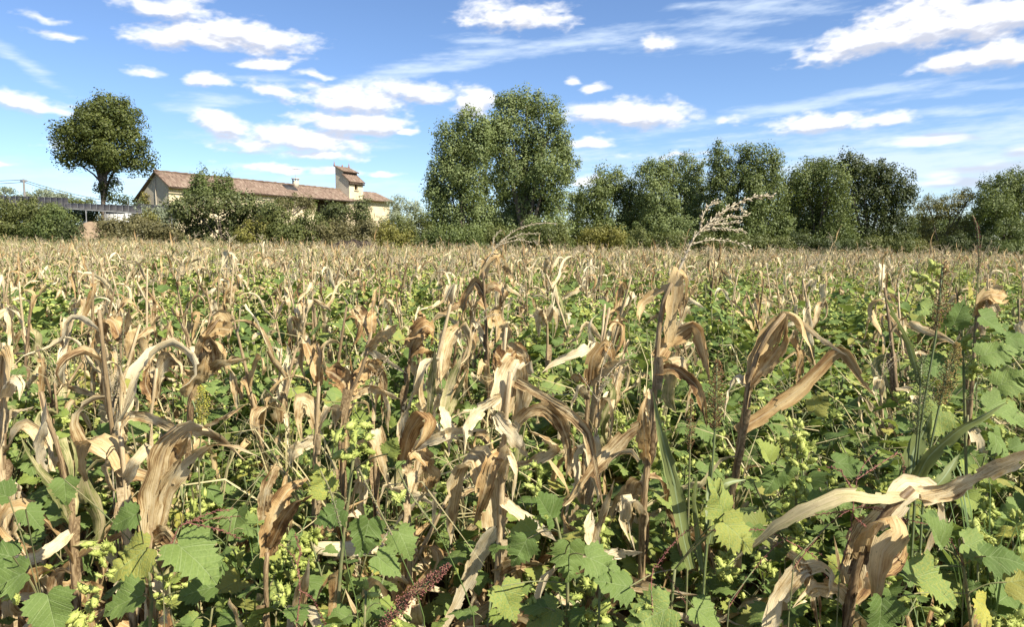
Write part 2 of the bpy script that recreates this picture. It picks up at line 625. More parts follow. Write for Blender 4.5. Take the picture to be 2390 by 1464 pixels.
CUMULUS = [(430, 88, 140, 30, 0, 1), (560, 82, 150, 36, -3, 1), (400, 22, 115, 32, -3, .9), (560, 50, 60, 22, 20, .62),
           (1215, 38, 118, 34, -2, 1), (2030, 95, 140, 40, 10, 1), (2160, 55, 150, 62, 8, 1.08), (2300, 48, 130, 52, 0, 1.08),
           (2330, 125, 95, 34, 5, 1), (2205, 148, 85, 30, 0, .9), (840, 240, 116, 36, -3, 1.02), (975, 217, 90, 29, -6, 1),
           (1110, 245, 46, 32, 0, 1), (825, 292, 126, 27, 0, 1), (520, 300, 70, 30, -12, 1), (690, 330, 175, 31, -2, 1), (590, 338, 120, 22, 0, .9),
           (750, 364, 110, 13, 0, .85), (640, 392, 110, 15, -3, .85), (775, 400, 70, 12, 0, .8), (955, 312, 28, 10, 0, .95),
           (1460, 274, 160, 34, 0, 1.04), (1390, 334, 55, 19, 0, .95), (1930, 292, 110, 24, 2, 1), (2055, 280, 90, 20, 0, .68),
           (1390, 204, 32, 17, 0, .8), (1333, 192, 22, 12, 0, .75), (60, 246, 110, 22, -8, 1), (165, 86, 78, 15, 0, .8), (100, 42, 95, 20, 0, .6),
           (345, 168, 54, 16, -8, .9), (485, 187, 54, 15, 0, .9), (645, 147, 84, 15, 5, .9), (725, 173, 54, 12, 0, .8), (655, 212, 95, 20, -8, .62),
           (1535, 101, 50, 22, 0, .62), (1690, 286, 52, 20, 0, .62), (890, 408, 42, 9, 0, .8), (170, 345, 90, 16, -3, .6), (20, 385, 40, 10, 0, .7),
           (1560, 360, 170, 14, 0, .6), (1380, 425, 70, 22, 0, .8), (290, 75, 40, 12, 0, .55)]
GREYCLOUD = [(2185, 330, 105, 15, 3, .85), (2290, 392, 190, 30, 0, .8), (2240, 428, 170, 20, 0, .8), (2390, 358, 60, 22, 0, .85)]
CIRRUS = [(1040, 150, 240, 24, 11, 1), (1330, 100, 230, 24, 4, 1), (1650, 106, 260, 26, -2, 1), (1850, 250, 290, 17, 8, 1.15), (2230, 215, 260, 18, 3, 1.1),
          (2230, 262, 240, 20, -2, 1), (1770, 18, 290, 24, -5, .9), (50, 145, 110, 26, -32, .9), (470, 245, 130, 22, 5, .8), (1150, 90, 130, 18, 0, .9),
          (690, 200, 130, 20, 0, .7), (2200, 400, 460, 120, 0, 1.15), (600, 430, 700, 40, 0, .8), (1500, 440, 500, 50, 0, .9), (1560, 370, 330, 50, 0, .75), (700, 350, 320, 60, 0, .6), (1700, 60, 240, 40, 4, .6)]


def blob_field(az, el, items, grow=1.0):
    acc = np.full(az.shape, -9.0)
    for (px, py, rx, ry, tilt, w) in items:
        r = ray(px, py)
        a0, e0 = math.atan2(r[0], r[1]), math.atan2(r[2], math.hypot(r[0], r[1]))
        k = grow * math.cos(a0) / F_PX
        c, s = math.cos(R(tilt)), math.sin(R(tilt))
        dx, dy = (az - a0), (el - e0)
        u, v = (dx * c + dy * s) / (rx * k), (-dx * s + dy * c) / (ry * k)
        v = np.where(v < 0, v * 1.25, v * 0.95)             # flatter bases
        acc = np.maximum(acc, w - np.sqrt(u * u + v * v))
    return acc


def sstep(v, lo, hi):
    t = np.clip((v - lo) / (hi - lo), 0, 1)
    return t * t * (3 - 2 * t)


def cloud_depth(az, el):
    wx = az + 0.010 * fbm(az * 30, el * 60, 4, 71)
    wy = el + 0.0055 * fbm(az * 30 + 9, el * 60, 4, 81)
    puff = 1 - np.abs(fbm(az * 26, el * 62, 5, 31, 0.55)) * 2.0
    cu = blob_field(wx, wy, CUMULUS, 1.14) + 0.60 * fbm(az * 16, el * 42, 6, 41, 0.62) + 0.30 * (puff - 0.6) + 0.16 * fbm(az * 90, el * 170, 4, 43, 0.6)
    gr = blob_field(wx, wy, GREYCLOUD, 1.1) + 0.75 * fbm(az * 12, el * 60, 5, 47, 0.55)
    wisp = fbm(az * 9 + 3 * el, el * 75 - 4 * az, 6, 51, 0.62)
    wisp2 = fbm(az * 40 + 30 * el, el * 190 - 12 * az, 4, 57, 0.6)
    ci = blob_field(wx, el + 0.006 * fbm(az * 9, el * 20, 3, 91), CIRRUS) + 0.95 * wisp + 0.30 * wisp2
    return cu, gr, ci


def m_cloud():
    k = NT('cloud')
    k.mat.cycles.emission_sampling = 'NONE'
    a = k.n('ShaderNodeAttribute', attribute_name='cloud_color')
    e = k.n('ShaderNodeEmission')
    k.l(a.outputs['Color'], e.inputs['Color'])
    e.inputs['Strength'].default_value = 1.0
    t = k.n('ShaderNodeBsdfTransparent')
    ms = k.n('ShaderNodeMixShader')
    k.l(a.outputs['Alpha'], ms.inputs[0])
    k.l(t.outputs[0], ms.inputs[1])
    k.l(e.outputs[0], ms.inputs[2])
    k.l(ms.outputs[0], k.out.inputs[0])
    return k.mat


def cloud_patch(a0, a1, e0, e1, step, front):
    az, el = np.meshgrid(np.arange(a0, a1, step), np.arange(e0, e1, step * (0.6 if front else 1.0)))
    if front:
        cu, gr, ci = cloud_depth(az, el)
        up = cloud_depth(az + 0.003, el + 0.010)
        lit = sstep(cu - up[0], -0.42, 0.20)
        edge = np.minimum.reduce([sstep(az, a0, a0 + 0.06), sstep(-az, -a1, -a1 + 0.06), sstep(-el, -e1, -e1 + 0.05), sstep(el, e0, e0 + 0.012)])
    else:
        cu = 3.2 * (fbm(az * 3.0, el * 6.5, 6, 61, 0.55) - 0.17)
        lit = np.full(az.shape, 0.75)
        gr = np.full(az.shape, -5.0)
        ci = 1.1 * fbm(az * 4, el * 25, 5, 66, 0.6) - 0.1
        sb = R(SUN_BEARING)
        d = np.hypot((((az - sb + np.pi) % (2 * np.pi)) - np.pi) * np.cos(el), el - R(SUN_ELEV))
        edge = sstep(d, 0.15, 0.3) * sstep(el, e0, e0 + 0.1) * sstep(-el, -e1, -e1 + 0.2)
        edge = edge * (sstep(np.abs(az), 0.68, 0.76) if e0 < 0.3 else 1.0)
    A_cu = sstep(cu, -0.15, 0.60) * 0.95
    A_gr = sstep(gr, -0.1, 0.7) * 0.8
    A_ci = sstep(ci, -0.15, 1.25) * 0.70
    white, shade = np.array([0.56, 0.56, 0.57]), np.array([0.33, 0.345, 0.40])
    col_cu = shade + (white - shade) * lit[..., None]
    col_gr = np.array([0.33, 0.355, 0.42]) * np.ones(az.shape + (1,)) + 0.26 * sstep(fbm(az * 14, el * 70, 4, 99), -0.15, 0.35)[..., None]
    col = np.ones(az.shape + (3,)) * np.array([0.43, 0.495, 0.575])
    alpha = A_ci
    for A, c in ((A_gr, col_gr), (A_cu, col_cu)):
        out = A + alpha * (1 - A)
        col = (c * A[..., None] + col * (alpha * (1 - A))[..., None]) / np.maximum(out, 1e-4)[..., None]
        alpha = out
    alpha = alpha * edge
    ny, nx = az.shape
    rad = 2400.0
    V = np.stack([rad * np.sin(az) * np.cos(el), rad * np.cos(az) * np.cos(el), rad * np.sin(el) + EYE], axis=-1).reshape(-1, 3)
    i, j = np.meshgrid(np.arange(ny - 1), np.arange(nx - 1), indexing='ij')
    q = (i * nx + j).ravel()
    F = np.stack([q, q + 1, q + nx + 1, q + nx], axis=1)
    keep = alpha.ravel()[F].max(axis=1) > 0.012
    return V, F[keep], np.concatenate([col.reshape(-1, 3), alpha.reshape(-1, 1)], axis=1)


def build_clouds():
    parts = [cloud_patch(-0.78, 0.78, 0.004, 0.42, 0.0016, True),
             cloud_patch(-np.pi, np.pi, 0.03, 1.25, 0.02, False)]
    Vs, Fs, Cs, n = [], [], [], 0
    for V, F, C in parts:
        used = np.unique(F)
        mp = np.full(len(V), -1)
        mp[used] = np.arange(len(used))
        Vs.append(V[used])
        Fs.append(mp[F] + n)
        Cs.append(C[used])
        n += len(used)
    g = Geo().add(np.concatenate(Vs), np.concatenate(Fs))
    me = g.mesh('clouds', m_cloud(), True)
    at = me.color_attributes.new('cloud_color', 'FLOAT_COLOR', 'POINT')
    at.data.foreach_set('color', np.concatenate(Cs).astype(np.float32).ravel())
    tag(link('clouds', me), kind='stuff', label='white fair weather clouds and thin streaks across the blue sky')


build_clouds()

# ------------------------------------------------------------------ trees and bushes
def m_foliage(name, dark, light, trans=0.25):
    k = NT(name)
    at = k.n('ShaderNodeUVMap').outputs[0]          # u: a random value for each leaf, v: for each clump
    su = k.n('ShaderNodeSeparateXYZ')
    k.l(at, su.inputs[0])
    f = k.math('ADD', k.math('MULTIPLY', su.outputs[0], 0.42), k.math('MULTIPLY', su.outputs[1], 0.58))
    col = k.ramp(f, [(0.05, dark), (0.6, tuple(0.45 * a + 0.55 * b for a, b in zip(dark, light))), (0.95, light)])
    return k.leaf(col, 0.55, 0.3, trans, tcol=k.mix(0.4, col, (light[0] * 1.6, light[1] * 1.6, light[2] * 0.6)))


F_PLANE = m_foliage('plane_foliage', (0.040, 0.058, 0.012), (0.135, 0.150, 0.032))
F_POPLAR = m_foliage('poplar_foliage', (0.079, 0.111, 0.036), (0.235, 0.270, 0.095))
F_MID = m_foliage('mid_green_foliage', (0.061, 0.088, 0.024), (0.174, 0.202, 0.059))
F_OLIVE = m_foliage('olive_foliage', (0.080, 0.084, 0.023), (0.200, 0.183, 0.054))
F_DARK = m_foliage('dark_foliage', (0.031, 0.047, 0.014), (0.095, 0.110, 0.033))
F_LAUREL = m_foliage('laurel_foliage', (0.049, 0.063, 0.019), (0.139, 0.149, 0.048), 0.15)
F_GREY = m_foliage('grey_green_foliage', (0.138, 0.162, 0.101), (0.324, 0.348, 0.227))
F_HEDGE = m_foliage('hedge_foliage', (0.066, 0.084, 0.022), (0.164, 0.172, 0.050))
F_BROWN = m_foliage('brownish_foliage', (0.086, 0.080, 0.032), (0.201, 0.176, 0.073))
F_YELLOW = m_foliage('yellow_green_foliage', (0.105, 0.106, 0.022), (0.249, 0.226, 0.054))
M_BARK = m_plain('bark', (0.060, 0.045, 0.033), (0.17, 0.14, 0.11), 0.9, 0.1, 0, 6.0, bump_s=0.6, bump_d=0.05)


def leaf_cloud(centers, radii, per, size, rng, sun_bias=0.12, aspect=0.62, clump_out=None, up=0.0):
    """leaf faces (kites folded along the midrib are too small to see here: flat kites) in clumps"""
    n = len(centers)
    idx = np.repeat(np.arange(n), per)
    m = len(idx)
    d = rng.normal(size=(m, 3))
    d = unit(d) * (rng.uniform(0, 1, (m, 1)) ** 0.45)
    c = centers[idx] + d * radii[idx]
    nrm = unit(d * 1.0 + rng.normal(size=(m, 3)) * 0.45 + sun_bias * SUNV + (0 if clump_out is None else 0.5 * clump_out[idx]))
    a = unit(np.cross(nrm, rng.normal(size=(m, 3)) + np.array([0, 0, up])))
    b = np.cross(nrm, a)
    s = size * rng.uniform(0.6, 1.35, (m, 1))
    tip, base = c + a * s * 0.5, c - a * s * 0.5
    l, r = c + b * s * 0.5 * aspect - a * s * .08, c - b * s * 0.5 * aspect - a * s * .08
    V = np.stack([base, r, tip, l], axis=1).reshape(-1, 3)
    q = np.arange(m)[:, None] * 4 + np.array([[0, 1, 2, 3]])
    uu = rng.uniform(0, 1, m)
    vv = rng.uniform(0, 1, n)[idx]
    return V, q, np.repeat(np.stack([uu, vv], axis=1), 4, axis=0)


def make_tree(name, label, cat, lobes, d, fol, base_px, base_w, rng, density=1.2, leaf=0.26, clump=0.62, group=None,
              depth_k=0.9, limb_k=1.0, skirt=True, fat=1.0, fork_k=1.0, fork_h=None, vert=0.0, extra_stems=0, up=0.0, shell=0.42, bare=False, crown_name='crown', trunk_name='trunk'):
    """lobes: (px, py, rx, ry) outlines of the masses of the crown as the photo shows them; they get the tree's own
    distance d, real radii and a random place in depth"""
    s = d / F_PX
    bp = P(base_px, 560, d)
    base = np.array([bp[0], d, gz(bp[0], d)])
    root = thing(name, label, cat, base, 0, 1.0, group)
    C, Rr = [], []
    for (px, py, rx, ry) in lobes:
        rx, ry = rx * fat, ry * fat
        p = P(px, py, d)
        p[1] += rng.uniform(-0.55, 0.55) * rx * s * depth_k * 1.4
        C.append(p)
        Rr.append((rx * s, max(rx, 0.6 * ry) * s * depth_k, ry * s))
    if skirt:                                # leafy down to the ground
        for (px, py, rx, ry) in list(lobes):
            c, r = P(px, py, d), ry * s
            while c[2] - r > base[2] + .2 and c[2] < EYE + 2.2:
                c = c - np.array([0, 0, 1.3 * r])
                C.append(c + np.array([rng.normal() * .2, rng.uniform(-.6, .6), 0]))
                Rr.append((rx * s * 1.05, rx * s * depth_k, r))
    C, Rr = np.array(C), np.array(Rr)
    cen, rad, outw = [], [], []
    for c, r in zip(C, Rr):
        area = 4 * np.pi * ((r[0] * r[1]) ** 1.6 / 3 + (r[0] * r[2]) ** 1.6 / 3 + (r[1] * r[2]) ** 1.6 / 3) ** (1 / 1.6)
        clump_ = clump * 1.45
        k = max(5, int(density * area / (clump_ ** 2 * 1.45)))
        dv = unit(rng.normal(size=(k, 3)))
        rr = rng.uniform(shell, 1.02, (k, 1))
        cen.append(c + dv * r * rr)
        outw.append(dv)
        rad.append(np.array([clump_, clump_, clump_ * (1.0 + .35 * min(up, 1.5))]) * rng.uniform(0.5, 1.25, (k, 1)))
    cen, rad, outw = np.concatenate(cen), np.concatenate(rad), np.concatenate(outw)
    ok = cen[:, 2] > base[2] + 0.15
    cen, rad, outw = cen[ok], rad[ok], outw[ok]
    g = Geo()
    leaf = leaf * .82
    per = int(50 * (clump / 0.62) ** 2 * (0.26 / leaf) ** 2)
    V, q, uv = leaf_cloud(cen - base, rad, per, leaf, rng, clump_out=outw, up=up)
    g.add(V, q, uv)
    link(crown_name, g.mesh(name + '_crown', fol), root)
    # trunk and limbs
    t = Geo()
    w = base_w * s * 0.5
    top = C[np.argmax(C[:, 2])] - base
    fork = np.array([0, 0, max(1.2, (C[:, 2] - Rr[:, 2]).min() - base[2] + 0.8) if fork_h is None else fork_h])
    lead = spline([np.array([0, 0, -0.1]), fork * 0.6 + np.array([rng.normal() * .1, rng.normal() * .1, 0]), fork + np.array([rng.normal() * .2, 0, 0]), top * 0.98], 14)
    tube(t, lead, np.concatenate([np.linspace(w, w * .75, 4), np.linspace(w * .55, w * 0.1, 10)]), 7)
    for i, c in enumerate(C):
        e = c - base
        h0 = min(fork[2] * rng.uniform(0.85, 1.25) * fork_k, max(0.5, e[2] * 0.8))
        st = np.array([np.interp(h0, lead[:, 2], lead[:, 0]), np.interp(h0, lead[:, 2], lead[:, 1]), h0])
        midp = st * 0.45 + e * 0.55 - vert * np.array([e[0] - st[0], e[1] - st[1], 0]) + np.array([0, 0, 0.08 * np.linalg.norm(e - st)]) + rng.normal(size=3) * 0.25
        tube(t, spline([st, midp, e + rng.normal(size=3) * .2], 8), np.linspace(w * 0.55, w * 0.10, 8) * limb_k, 5)
        r = Rr[i]
        for _ in range(5 if bare else 3):
            e2 = e + unit(rng.normal(size=3)) * r * 0.85
            f = rng.uniform(0.3, 0.9)
            s2 = midp * (1 - f) + e * f
            tube(t, spline([s2, (s2 + e2) / 2 + np.array([0, 0, .15]), e2], 5), np.linspace(w * 0.16, w * 0.04, 5) * limb_k, 4)
    link(trunk_name, t.mesh(name + '_trunk', M_BARK, True), root)
    return root


def build_trees():
    rg = np.random.default_rng(5)
    mt = make_tree
    # lone plane tree over the solar panels: several stems rise from one short bole
    mt('plane_tree', 'tall round topped plane tree standing alone left of the farmhouse gable', 'tree',
       [(235, 252, 62, 48), (195, 285, 52, 50), (285, 275, 48, 48), (240, 310, 70, 48), (165, 320, 38, 46), (310, 330, 42, 48), (200, 355, 55, 40),
        (280, 365, 58, 38), (165, 372, 30, 26), (330, 375, 26, 32), (245, 378, 34, 24), (306, 385, 24, 16), (236, 436, 10, 16), (262, 428, 10, 14), (250, 462, 17, 12)],
       72, F_PLANE, 248, 19, rg, 1.7, 0.27, 0.62, limb_k=.75, skirt=False, fork_h=4.6, vert=.38, fat=.85)
    mt('poplar_tree', 'shorter left poplar of the tall pair, crown leaning against the tallest one', 'tree',
       [(1095, 295, 36, 38), (1048, 340, 38, 52), (1112, 350, 36, 60), (1075, 380, 40, 60), (1128, 325, 26, 56), (1035, 420, 38, 55), (1090, 425, 40, 52), (1012, 470, 20, 60),
        (1050, 500, 45, 55), (1110, 510, 45, 58), (1020, 545, 40, 35)],
       70, F_POPLAR, 1075, 16, rg, 1.5, 0.25, 0.55, up=.7, fat=1.06)
    mt('poplar_tree', 'tallest poplar in the middle with sky showing through its crown', 'tree',
       [(1182, 262, 34, 48), (1160, 310, 24, 50), (1232, 245, 40, 40), (1288, 272, 30, 44), (1175, 335, 34, 56), (1262, 335, 34, 50), (1222, 320, 30, 46), (1232, 395, 40, 60), (1312, 345, 24, 50), (1190, 410, 42, 52),
        (1275, 410, 46, 52), (1328, 385, 22, 46), (1225, 475, 62, 52), (1295, 470, 36, 56), (1190, 535, 60, 42), (1275, 545, 60, 36)],
       72, F_POPLAR, 1225, 24, rg, 1.4, 0.25, 0.55, up=.7, fat=1.08)
    mt('broad_tree', 'dark rounded tree right behind the tallest poplar', 'tree',
       [(1385, 482, 44, 60), (1412, 440, 26, 44), (1440, 432, 30, 38), (1468, 490, 36, 66), (1420, 545, 56, 40)], 84, F_MID, 1410, 14, rg, 1.4, fat=1.12)
    mt('poplar_tree', 'pale poplar with airy twin tops left of the dark poplar trio', 'tree',
       [(1515, 415, 34, 38), (1560, 412, 30, 42), (1612, 400, 34, 40), (1525, 480, 48, 56), (1600, 475, 48, 60), (1560, 545, 84, 42)], 82, F_POPLAR, 1570, 14, rg, 1.3, 0.24, 0.52, fat=1.15)
    mt('poplar_tree', 'three topped dense poplar behind the large white maize tassel', 'tree',
       [(1682, 385, 30, 46), (1732, 392, 26, 48), (1778, 392, 34, 44), (1685, 470, 36, 76), (1742, 470, 46, 66), (1800, 462, 46, 58), (1812, 535, 50, 48), (1715, 550, 66, 38)],
       79, F_MID, 1735, 16, rg, 1.5, fat=1.12)
    mt('broad_tree', 'rounded tree in the middle of the right wood, before the dark one', 'tree',
       [(1868, 432, 38, 44), (1925, 430, 44, 44), (1945, 490, 46, 62), (1885, 510, 54, 66), (1935, 560, 55, 34)], 83, F_MID, 1905, 14, rg, 1.5, up=1.5, fat=1.15)
    mt('dark_tree', 'dark tree with two spiky tops rising at the back of the right wood', 'tree',
       [(1912, 396, 28, 22), (1968, 396, 30, 34), (2005, 402, 24, 34), (2058, 415, 34, 40), (2095, 445, 34, 46), (2030, 470, 60, 58), (2080, 530, 50, 62), (2010, 550, 50, 44)],
       92, F_DARK, 2030, 16, rg, 1.5, 0.32, fat=1.12)
    mt('thin_tree', 'thin pale willowy tree in the gap before the far right tree', 'tree',
       [(2165, 492, 40, 36), (2215, 480, 34, 34), (2250, 466, 24, 26), (2185, 560, 56, 40), (2240, 545, 40, 40)], 98, F_OLIVE, 2195, 10, rg, 0.8, 0.22, 0.5, bare=True)
    mt('broad_tree', 'windswept tree at the far right edge of the wood', 'tree',
       [(2345, 448, 44, 36), (2395, 440, 48, 44), (2310, 490, 46, 38), (2385, 490, 44, 50), (2335, 550, 70, 46), (2420, 540, 50, 60)], 94, F_MID, 2345, 16, rg, 1.4, fat=1.12)
    mt('broad_tree', 'hazy grey green trees clump beyond the right end of the farmhouse', 'tree',
       [(925, 478, 30, 26), (965, 492, 26, 24), (940, 520, 50, 24)], 118, F_GREY, 940, 8, rg, 0.8, 0.3)
    mt('broad_tree', 'small dark tree peeping over the panels beside the ivy gable', 'tree', [(300, 470, 18, 12), (318, 478, 18, 14)], 84, F_DARK, 305, 5, rg, 1.0)
    mt('far_tree', 'low grey green far tree right of the utility pole', 'tree', [(95, 455, 26, 16), (135, 458, 22, 16), (115, 470, 40, 14)], 110, F_GREY, 110, 6, rg, 1.0, 0.3)
    mt('far_tree', 'wispy far tree at the left edge beside the pole', 'tree', [(5, 446, 22, 8), (40, 460, 30, 10), (-20, 455, 30, 14)], 110, F_GREY, 15, 5, rg, .7, 0.3)
    mt('far_tree', 'low far tree under the wires left of the plane tree', 'tree', [(165, 474, 30, 10), (195, 480, 22, 9), (205, 472, 10, 9)], 105, F_HEDGE, 180, 5, rg, .9, 0.3)
    # a second rank of trees closes the wood behind
    for lab_, lb_, d_, f_, bx_ in (('dark tree filling the gap behind the pale twin topped poplar', [(1490, 490, 50, 50), (1540, 520, 50, 60), (1470, 550, 60, 40)], 100, F_DARK, 1500),
                                   ('dark tree filling the gap left of the three topped poplar', [(1640, 470, 44, 60), (1650, 540, 60, 50), (1600, 550, 50, 40)], 100, F_DARK, 1640),
                                   ('olive tree filling the gap right of the three topped poplar', [(1850, 470, 46, 56), (1840, 540, 60, 50)], 100, F_OLIVE, 1845),
                                   ('low dark tree behind the thin willowy tree', [(2150, 525, 50, 34), (2220, 530, 50, 34), (2140, 565, 70, 34), (2270, 520, 40, 34)], 112, F_MID, 2190),
                                   ('dark tree filling the gap between the two tall poplars', [(1140, 460, 46, 80), (1150, 540, 60, 46)], 80, F_MID, 1145),
                                   ('dark tree closing the gap right of the tallest poplar', [(1345, 490, 30, 50), (1355, 545, 44, 44)], 92, F_MID, 1350)):
        mt('rear_tree', lab_, 'tree', lb_, d_, f_, bx_, 12, rg, 1.3, 0.32, 0.7, group='second rank of trees')
    # bushes: hedges along the far edge of the field
    bush = lambda name, label, lobes, d, fol, bx, dens=1.15, leafs=0.2, cl=0.45, **kw: mt(name, label, 'bush', lobes, d, fol, bx, 7, rg, dens, leafs, cl,
                                                                                         group='bushes along the field edge', crown_name='foliage', trunk_name='stem', **kw)
    bush('hedge_bush', 'broad green bush below the solar panels at the left edge', [(-10, 492, 60, 34), (60, 496, 55, 34), (105, 500, 40, 26), (20, 530, 70, 28), (90, 530, 50, 26)], 60, F_HEDGE, 40)
    bush('hedge_bush', 'green bush left of the bare dirt bank', [(120, 505, 36, 28), (150, 525, 36, 30), (110, 535, 50, 24)], 59, F_MID, 130)
    bush('hedge_bush', 'small blackish bush touching the dirt bank', [(165, 532, 24, 18), (145, 540, 24, 14)], 58, F_DARK, 160)
    bush('hedge_bush', 'brownish scrub right of the dirt bank', [(265, 532, 46, 22), (310, 528, 44, 28), (350, 538, 50, 22), (400, 545, 40, 16)], 59, F_BROWN, 320)
    bush('hedge_bush', 'dark shrubbery standing in the shade under the solar panels', [(180, 503, 34, 18), (222, 505, 28, 18), (140, 500, 34, 18), (310, 500, 26, 18)], 75, F_DARK, 200)
    bush('hedge_bush', 'small yellow green bush in front of the arched gable door', [(355, 515, 22, 18), (340, 525, 22, 16)], 62, F_YELLOW, 350)
    bush('hedge_bush', 'grey green bush at the foot of the ivy covered gable', [(322, 500, 26, 22), (365, 500, 22, 20), (395, 498, 26, 26)], 68, F_GREY, 345, 1.0)
    bush('laurel_bush', 'big glossy dark laurel bush in front of the farmhouse', [(440, 490, 46, 38), (500, 478, 50, 32), (560, 482, 52, 34), (460, 530, 56, 30), (540, 528, 60, 34), (610, 500, 38, 36)],
         60, F_LAUREL, 520, 1.35, 0.26, 0.46, fat=.93)
    bush('conifer_bush', 'spiky topped dark conifer rising above the farmhouse roof', [(452, 430, 20, 28), (478, 418, 18, 30), (505, 425, 18, 26), (528, 428, 14, 30), (480, 450, 46, 30), (530, 455, 28, 26), (440, 460, 24, 24)],
         68, F_MID, 485, 1.3, 0.2, 0.36, up=3.0, fat=.82)
    bush('hedge_bush', 'olive bush below the chimney end of the laurel', [(600, 535, 34, 28), (570, 548, 30, 18)], 57, F_YELLOW, 595)
    bush('hedge_bush', 'wide mixed green bush below the open barn bay', [(660, 530, 48, 34), (720, 530, 46, 34), (690, 550, 60, 22), (640, 500, 30, 24)], 58, F_HEDGE, 690)
    bush('hedge_bush', 'brown green bush left of the whitish wall patch', [(655, 482, 36, 18), (690, 470, 30, 14), (715, 480, 22, 14)], 70, F_BROWN, 680, 0.8)
    bush('hedge_bush', 'dense dark green shrub under the tower windows', [(795, 492, 32, 22), (835, 490, 32, 26), (855, 512, 22, 24), (770, 500, 26, 18)], 64, F_LAUREL, 820, 1.25)
    bush('hedge_bush', 'brownish green scrub below the tower shrub', [(790, 535, 46, 28), (850, 540, 42, 26), (750, 545, 36, 20), (820, 555, 50, 14)], 58, F_BROWN, 800)
    bush('hedge_bush', 'green bush below the bright cream end wall', [(905, 540, 30, 24), (880, 550, 36, 20), (920, 560, 40, 16)], 59, F_YELLOW, 900)
    bush('hedge_bush', 'mid green bush between cream wall and poplars', [(945, 530, 30, 32), (975, 535, 30, 40), (955, 560, 44, 18)], 63, F_HEDGE, 955)
    bush('hedge_bush', 'tangled green bush under the left poplar', [(1045, 555, 44, 24), (1100, 550, 40, 28), (1010, 560, 36, 20)], 62, F_MID, 1060)
    bush('hedge_bush', 'dark bramble bush under the tallest poplar', [(1165, 555, 44, 26), (1220, 560, 40, 22), (1275, 555, 44, 26), (1310, 545, 30, 30)], 64, F_HEDGE, 1230)
    bush('hedge_bush', 'light yellow green bush right of the tallest poplar', [(1395, 545, 36, 26), (1430, 552, 32, 22), (1375, 560, 32, 18)], 70, F_YELLOW, 1405)
    bush('hedge_bush', 'small dark bush under the pale twin topped poplar', [(1500, 560, 40, 24), (1560, 565, 44, 20), (1455, 568, 36, 16)], 72, F_HEDGE, 1520)
    bush('hedge_bush', 'green scrub under the three topped poplar', [(1640, 565, 40, 24), (1700, 572, 44, 20), (1770, 572, 50, 24), (1830, 575, 30, 20)], 72, F_HEDGE, 1730)
    bush('hedge_bush', 'dark scrub left of the dark spiky topped tree', [(1870, 570, 40, 30), (1930, 578, 44, 22), (1990, 580, 40, 20)], 74, F_DARK, 1920)
    bush('hedge_bush', 'green scrub under the dark spiky topped tree', [(2050, 575, 40, 26), (2105, 575, 44, 28), (2080, 590, 60, 14)], 76, F_HEDGE, 2080)
    bush('hedge_bush', 'scrub beneath the thin willowy tree', [(2150, 585, 40, 22), (2200, 585, 36, 22)], 80, F_OLIVE, 2170)
    bush('dark_bush', 'rounded blackish bush left of the windswept tree', [(2245, 572, 34, 30), (2290, 575, 34, 30)], 78, F_DARK, 2265, 1.3)
    bush('hedge_bush', 'scrub at the foot of the windswept tree by the right edge', [(2340, 585, 44, 26), (2400, 580, 44, 30)], 80, F_MID, 2365)


build_trees()


# ------------------------------------------------------------------ farmhouse, panels, pole
def m_plaster(name, c, c2, bump=0.4):
    k = NT(name)
    pos = k.n('ShaderNodeTexCoord').outputs['Object']
    a = k.noise(pos, 0.7, 6, 0.65)
    b = k.noise(pos, 6.0, 5, 0.7)
    col = k.mix(k.smooth(a, 0.35, 0.7), c, c2)
    col = k.mix(k.math('MULTIPLY', k.smooth(b, 0.52, 0.75), 0.25), col, tuple(x * 0.65 for x in c))
    return k.leaf(col, 0.9, 0.1, 0.0, bump=b, bump_s=bump, bump_d=0.03)


def m_tiles():
    k = NT('roof_tiles')
    uv = k.n('ShaderNodeUVMap').outputs[0]
    br = k.n('ShaderNodeTexBrick')
    br.offset = 0.5
    br.inputs['Color1'].default_value = (0.0, 0, 0, 1)
    br.inputs['Color2'].default_value = (1, 1, 1, 1)
    br.inputs['Mortar'].default_value = (0.35, 0.35, 0.35, 1)
    br.inputs['Scale'].default_value = 1.0
    br.inputs['Mortar Size'].default_value = 0.03
    br.inputs['Brick Width'].default_value = 0.23
    br.inputs['Row Height'].default_value = 0.36
    k.l(uv, br.inputs['Vector'])
    pos = k.n('ShaderNodeTexCoord').outputs['Object']
    big = k.noise(pos, 0.5, 5, 0.65)
    f = k.math('ADD', k.math('MULTIPLY', br.outputs['Color'], 0.5), k.math('MULTIPLY', big, 0.55))
    col = k.ramp(f, [(0.15, (0.075, 0.052, 0.040)), (0.4, (0.15, 0.103, 0.077)), (0.65, (0.215, 0.155, 0.115)), (0.9, (0.31, 0.24, 0.185))])
    lich = k.smooth(k.noise(pos, 1.7, 5, 0.7), 0.52, 0.70)
    col = k.mix(k.math('MULTIPLY', lich, 0.6), col, (0.20, 0.17, 0.115))
    return k.leaf(col, 0.9, 0.1, 0.0, bump=br.outputs['Fac'], bump_s=0.4, bump_d=0.03)


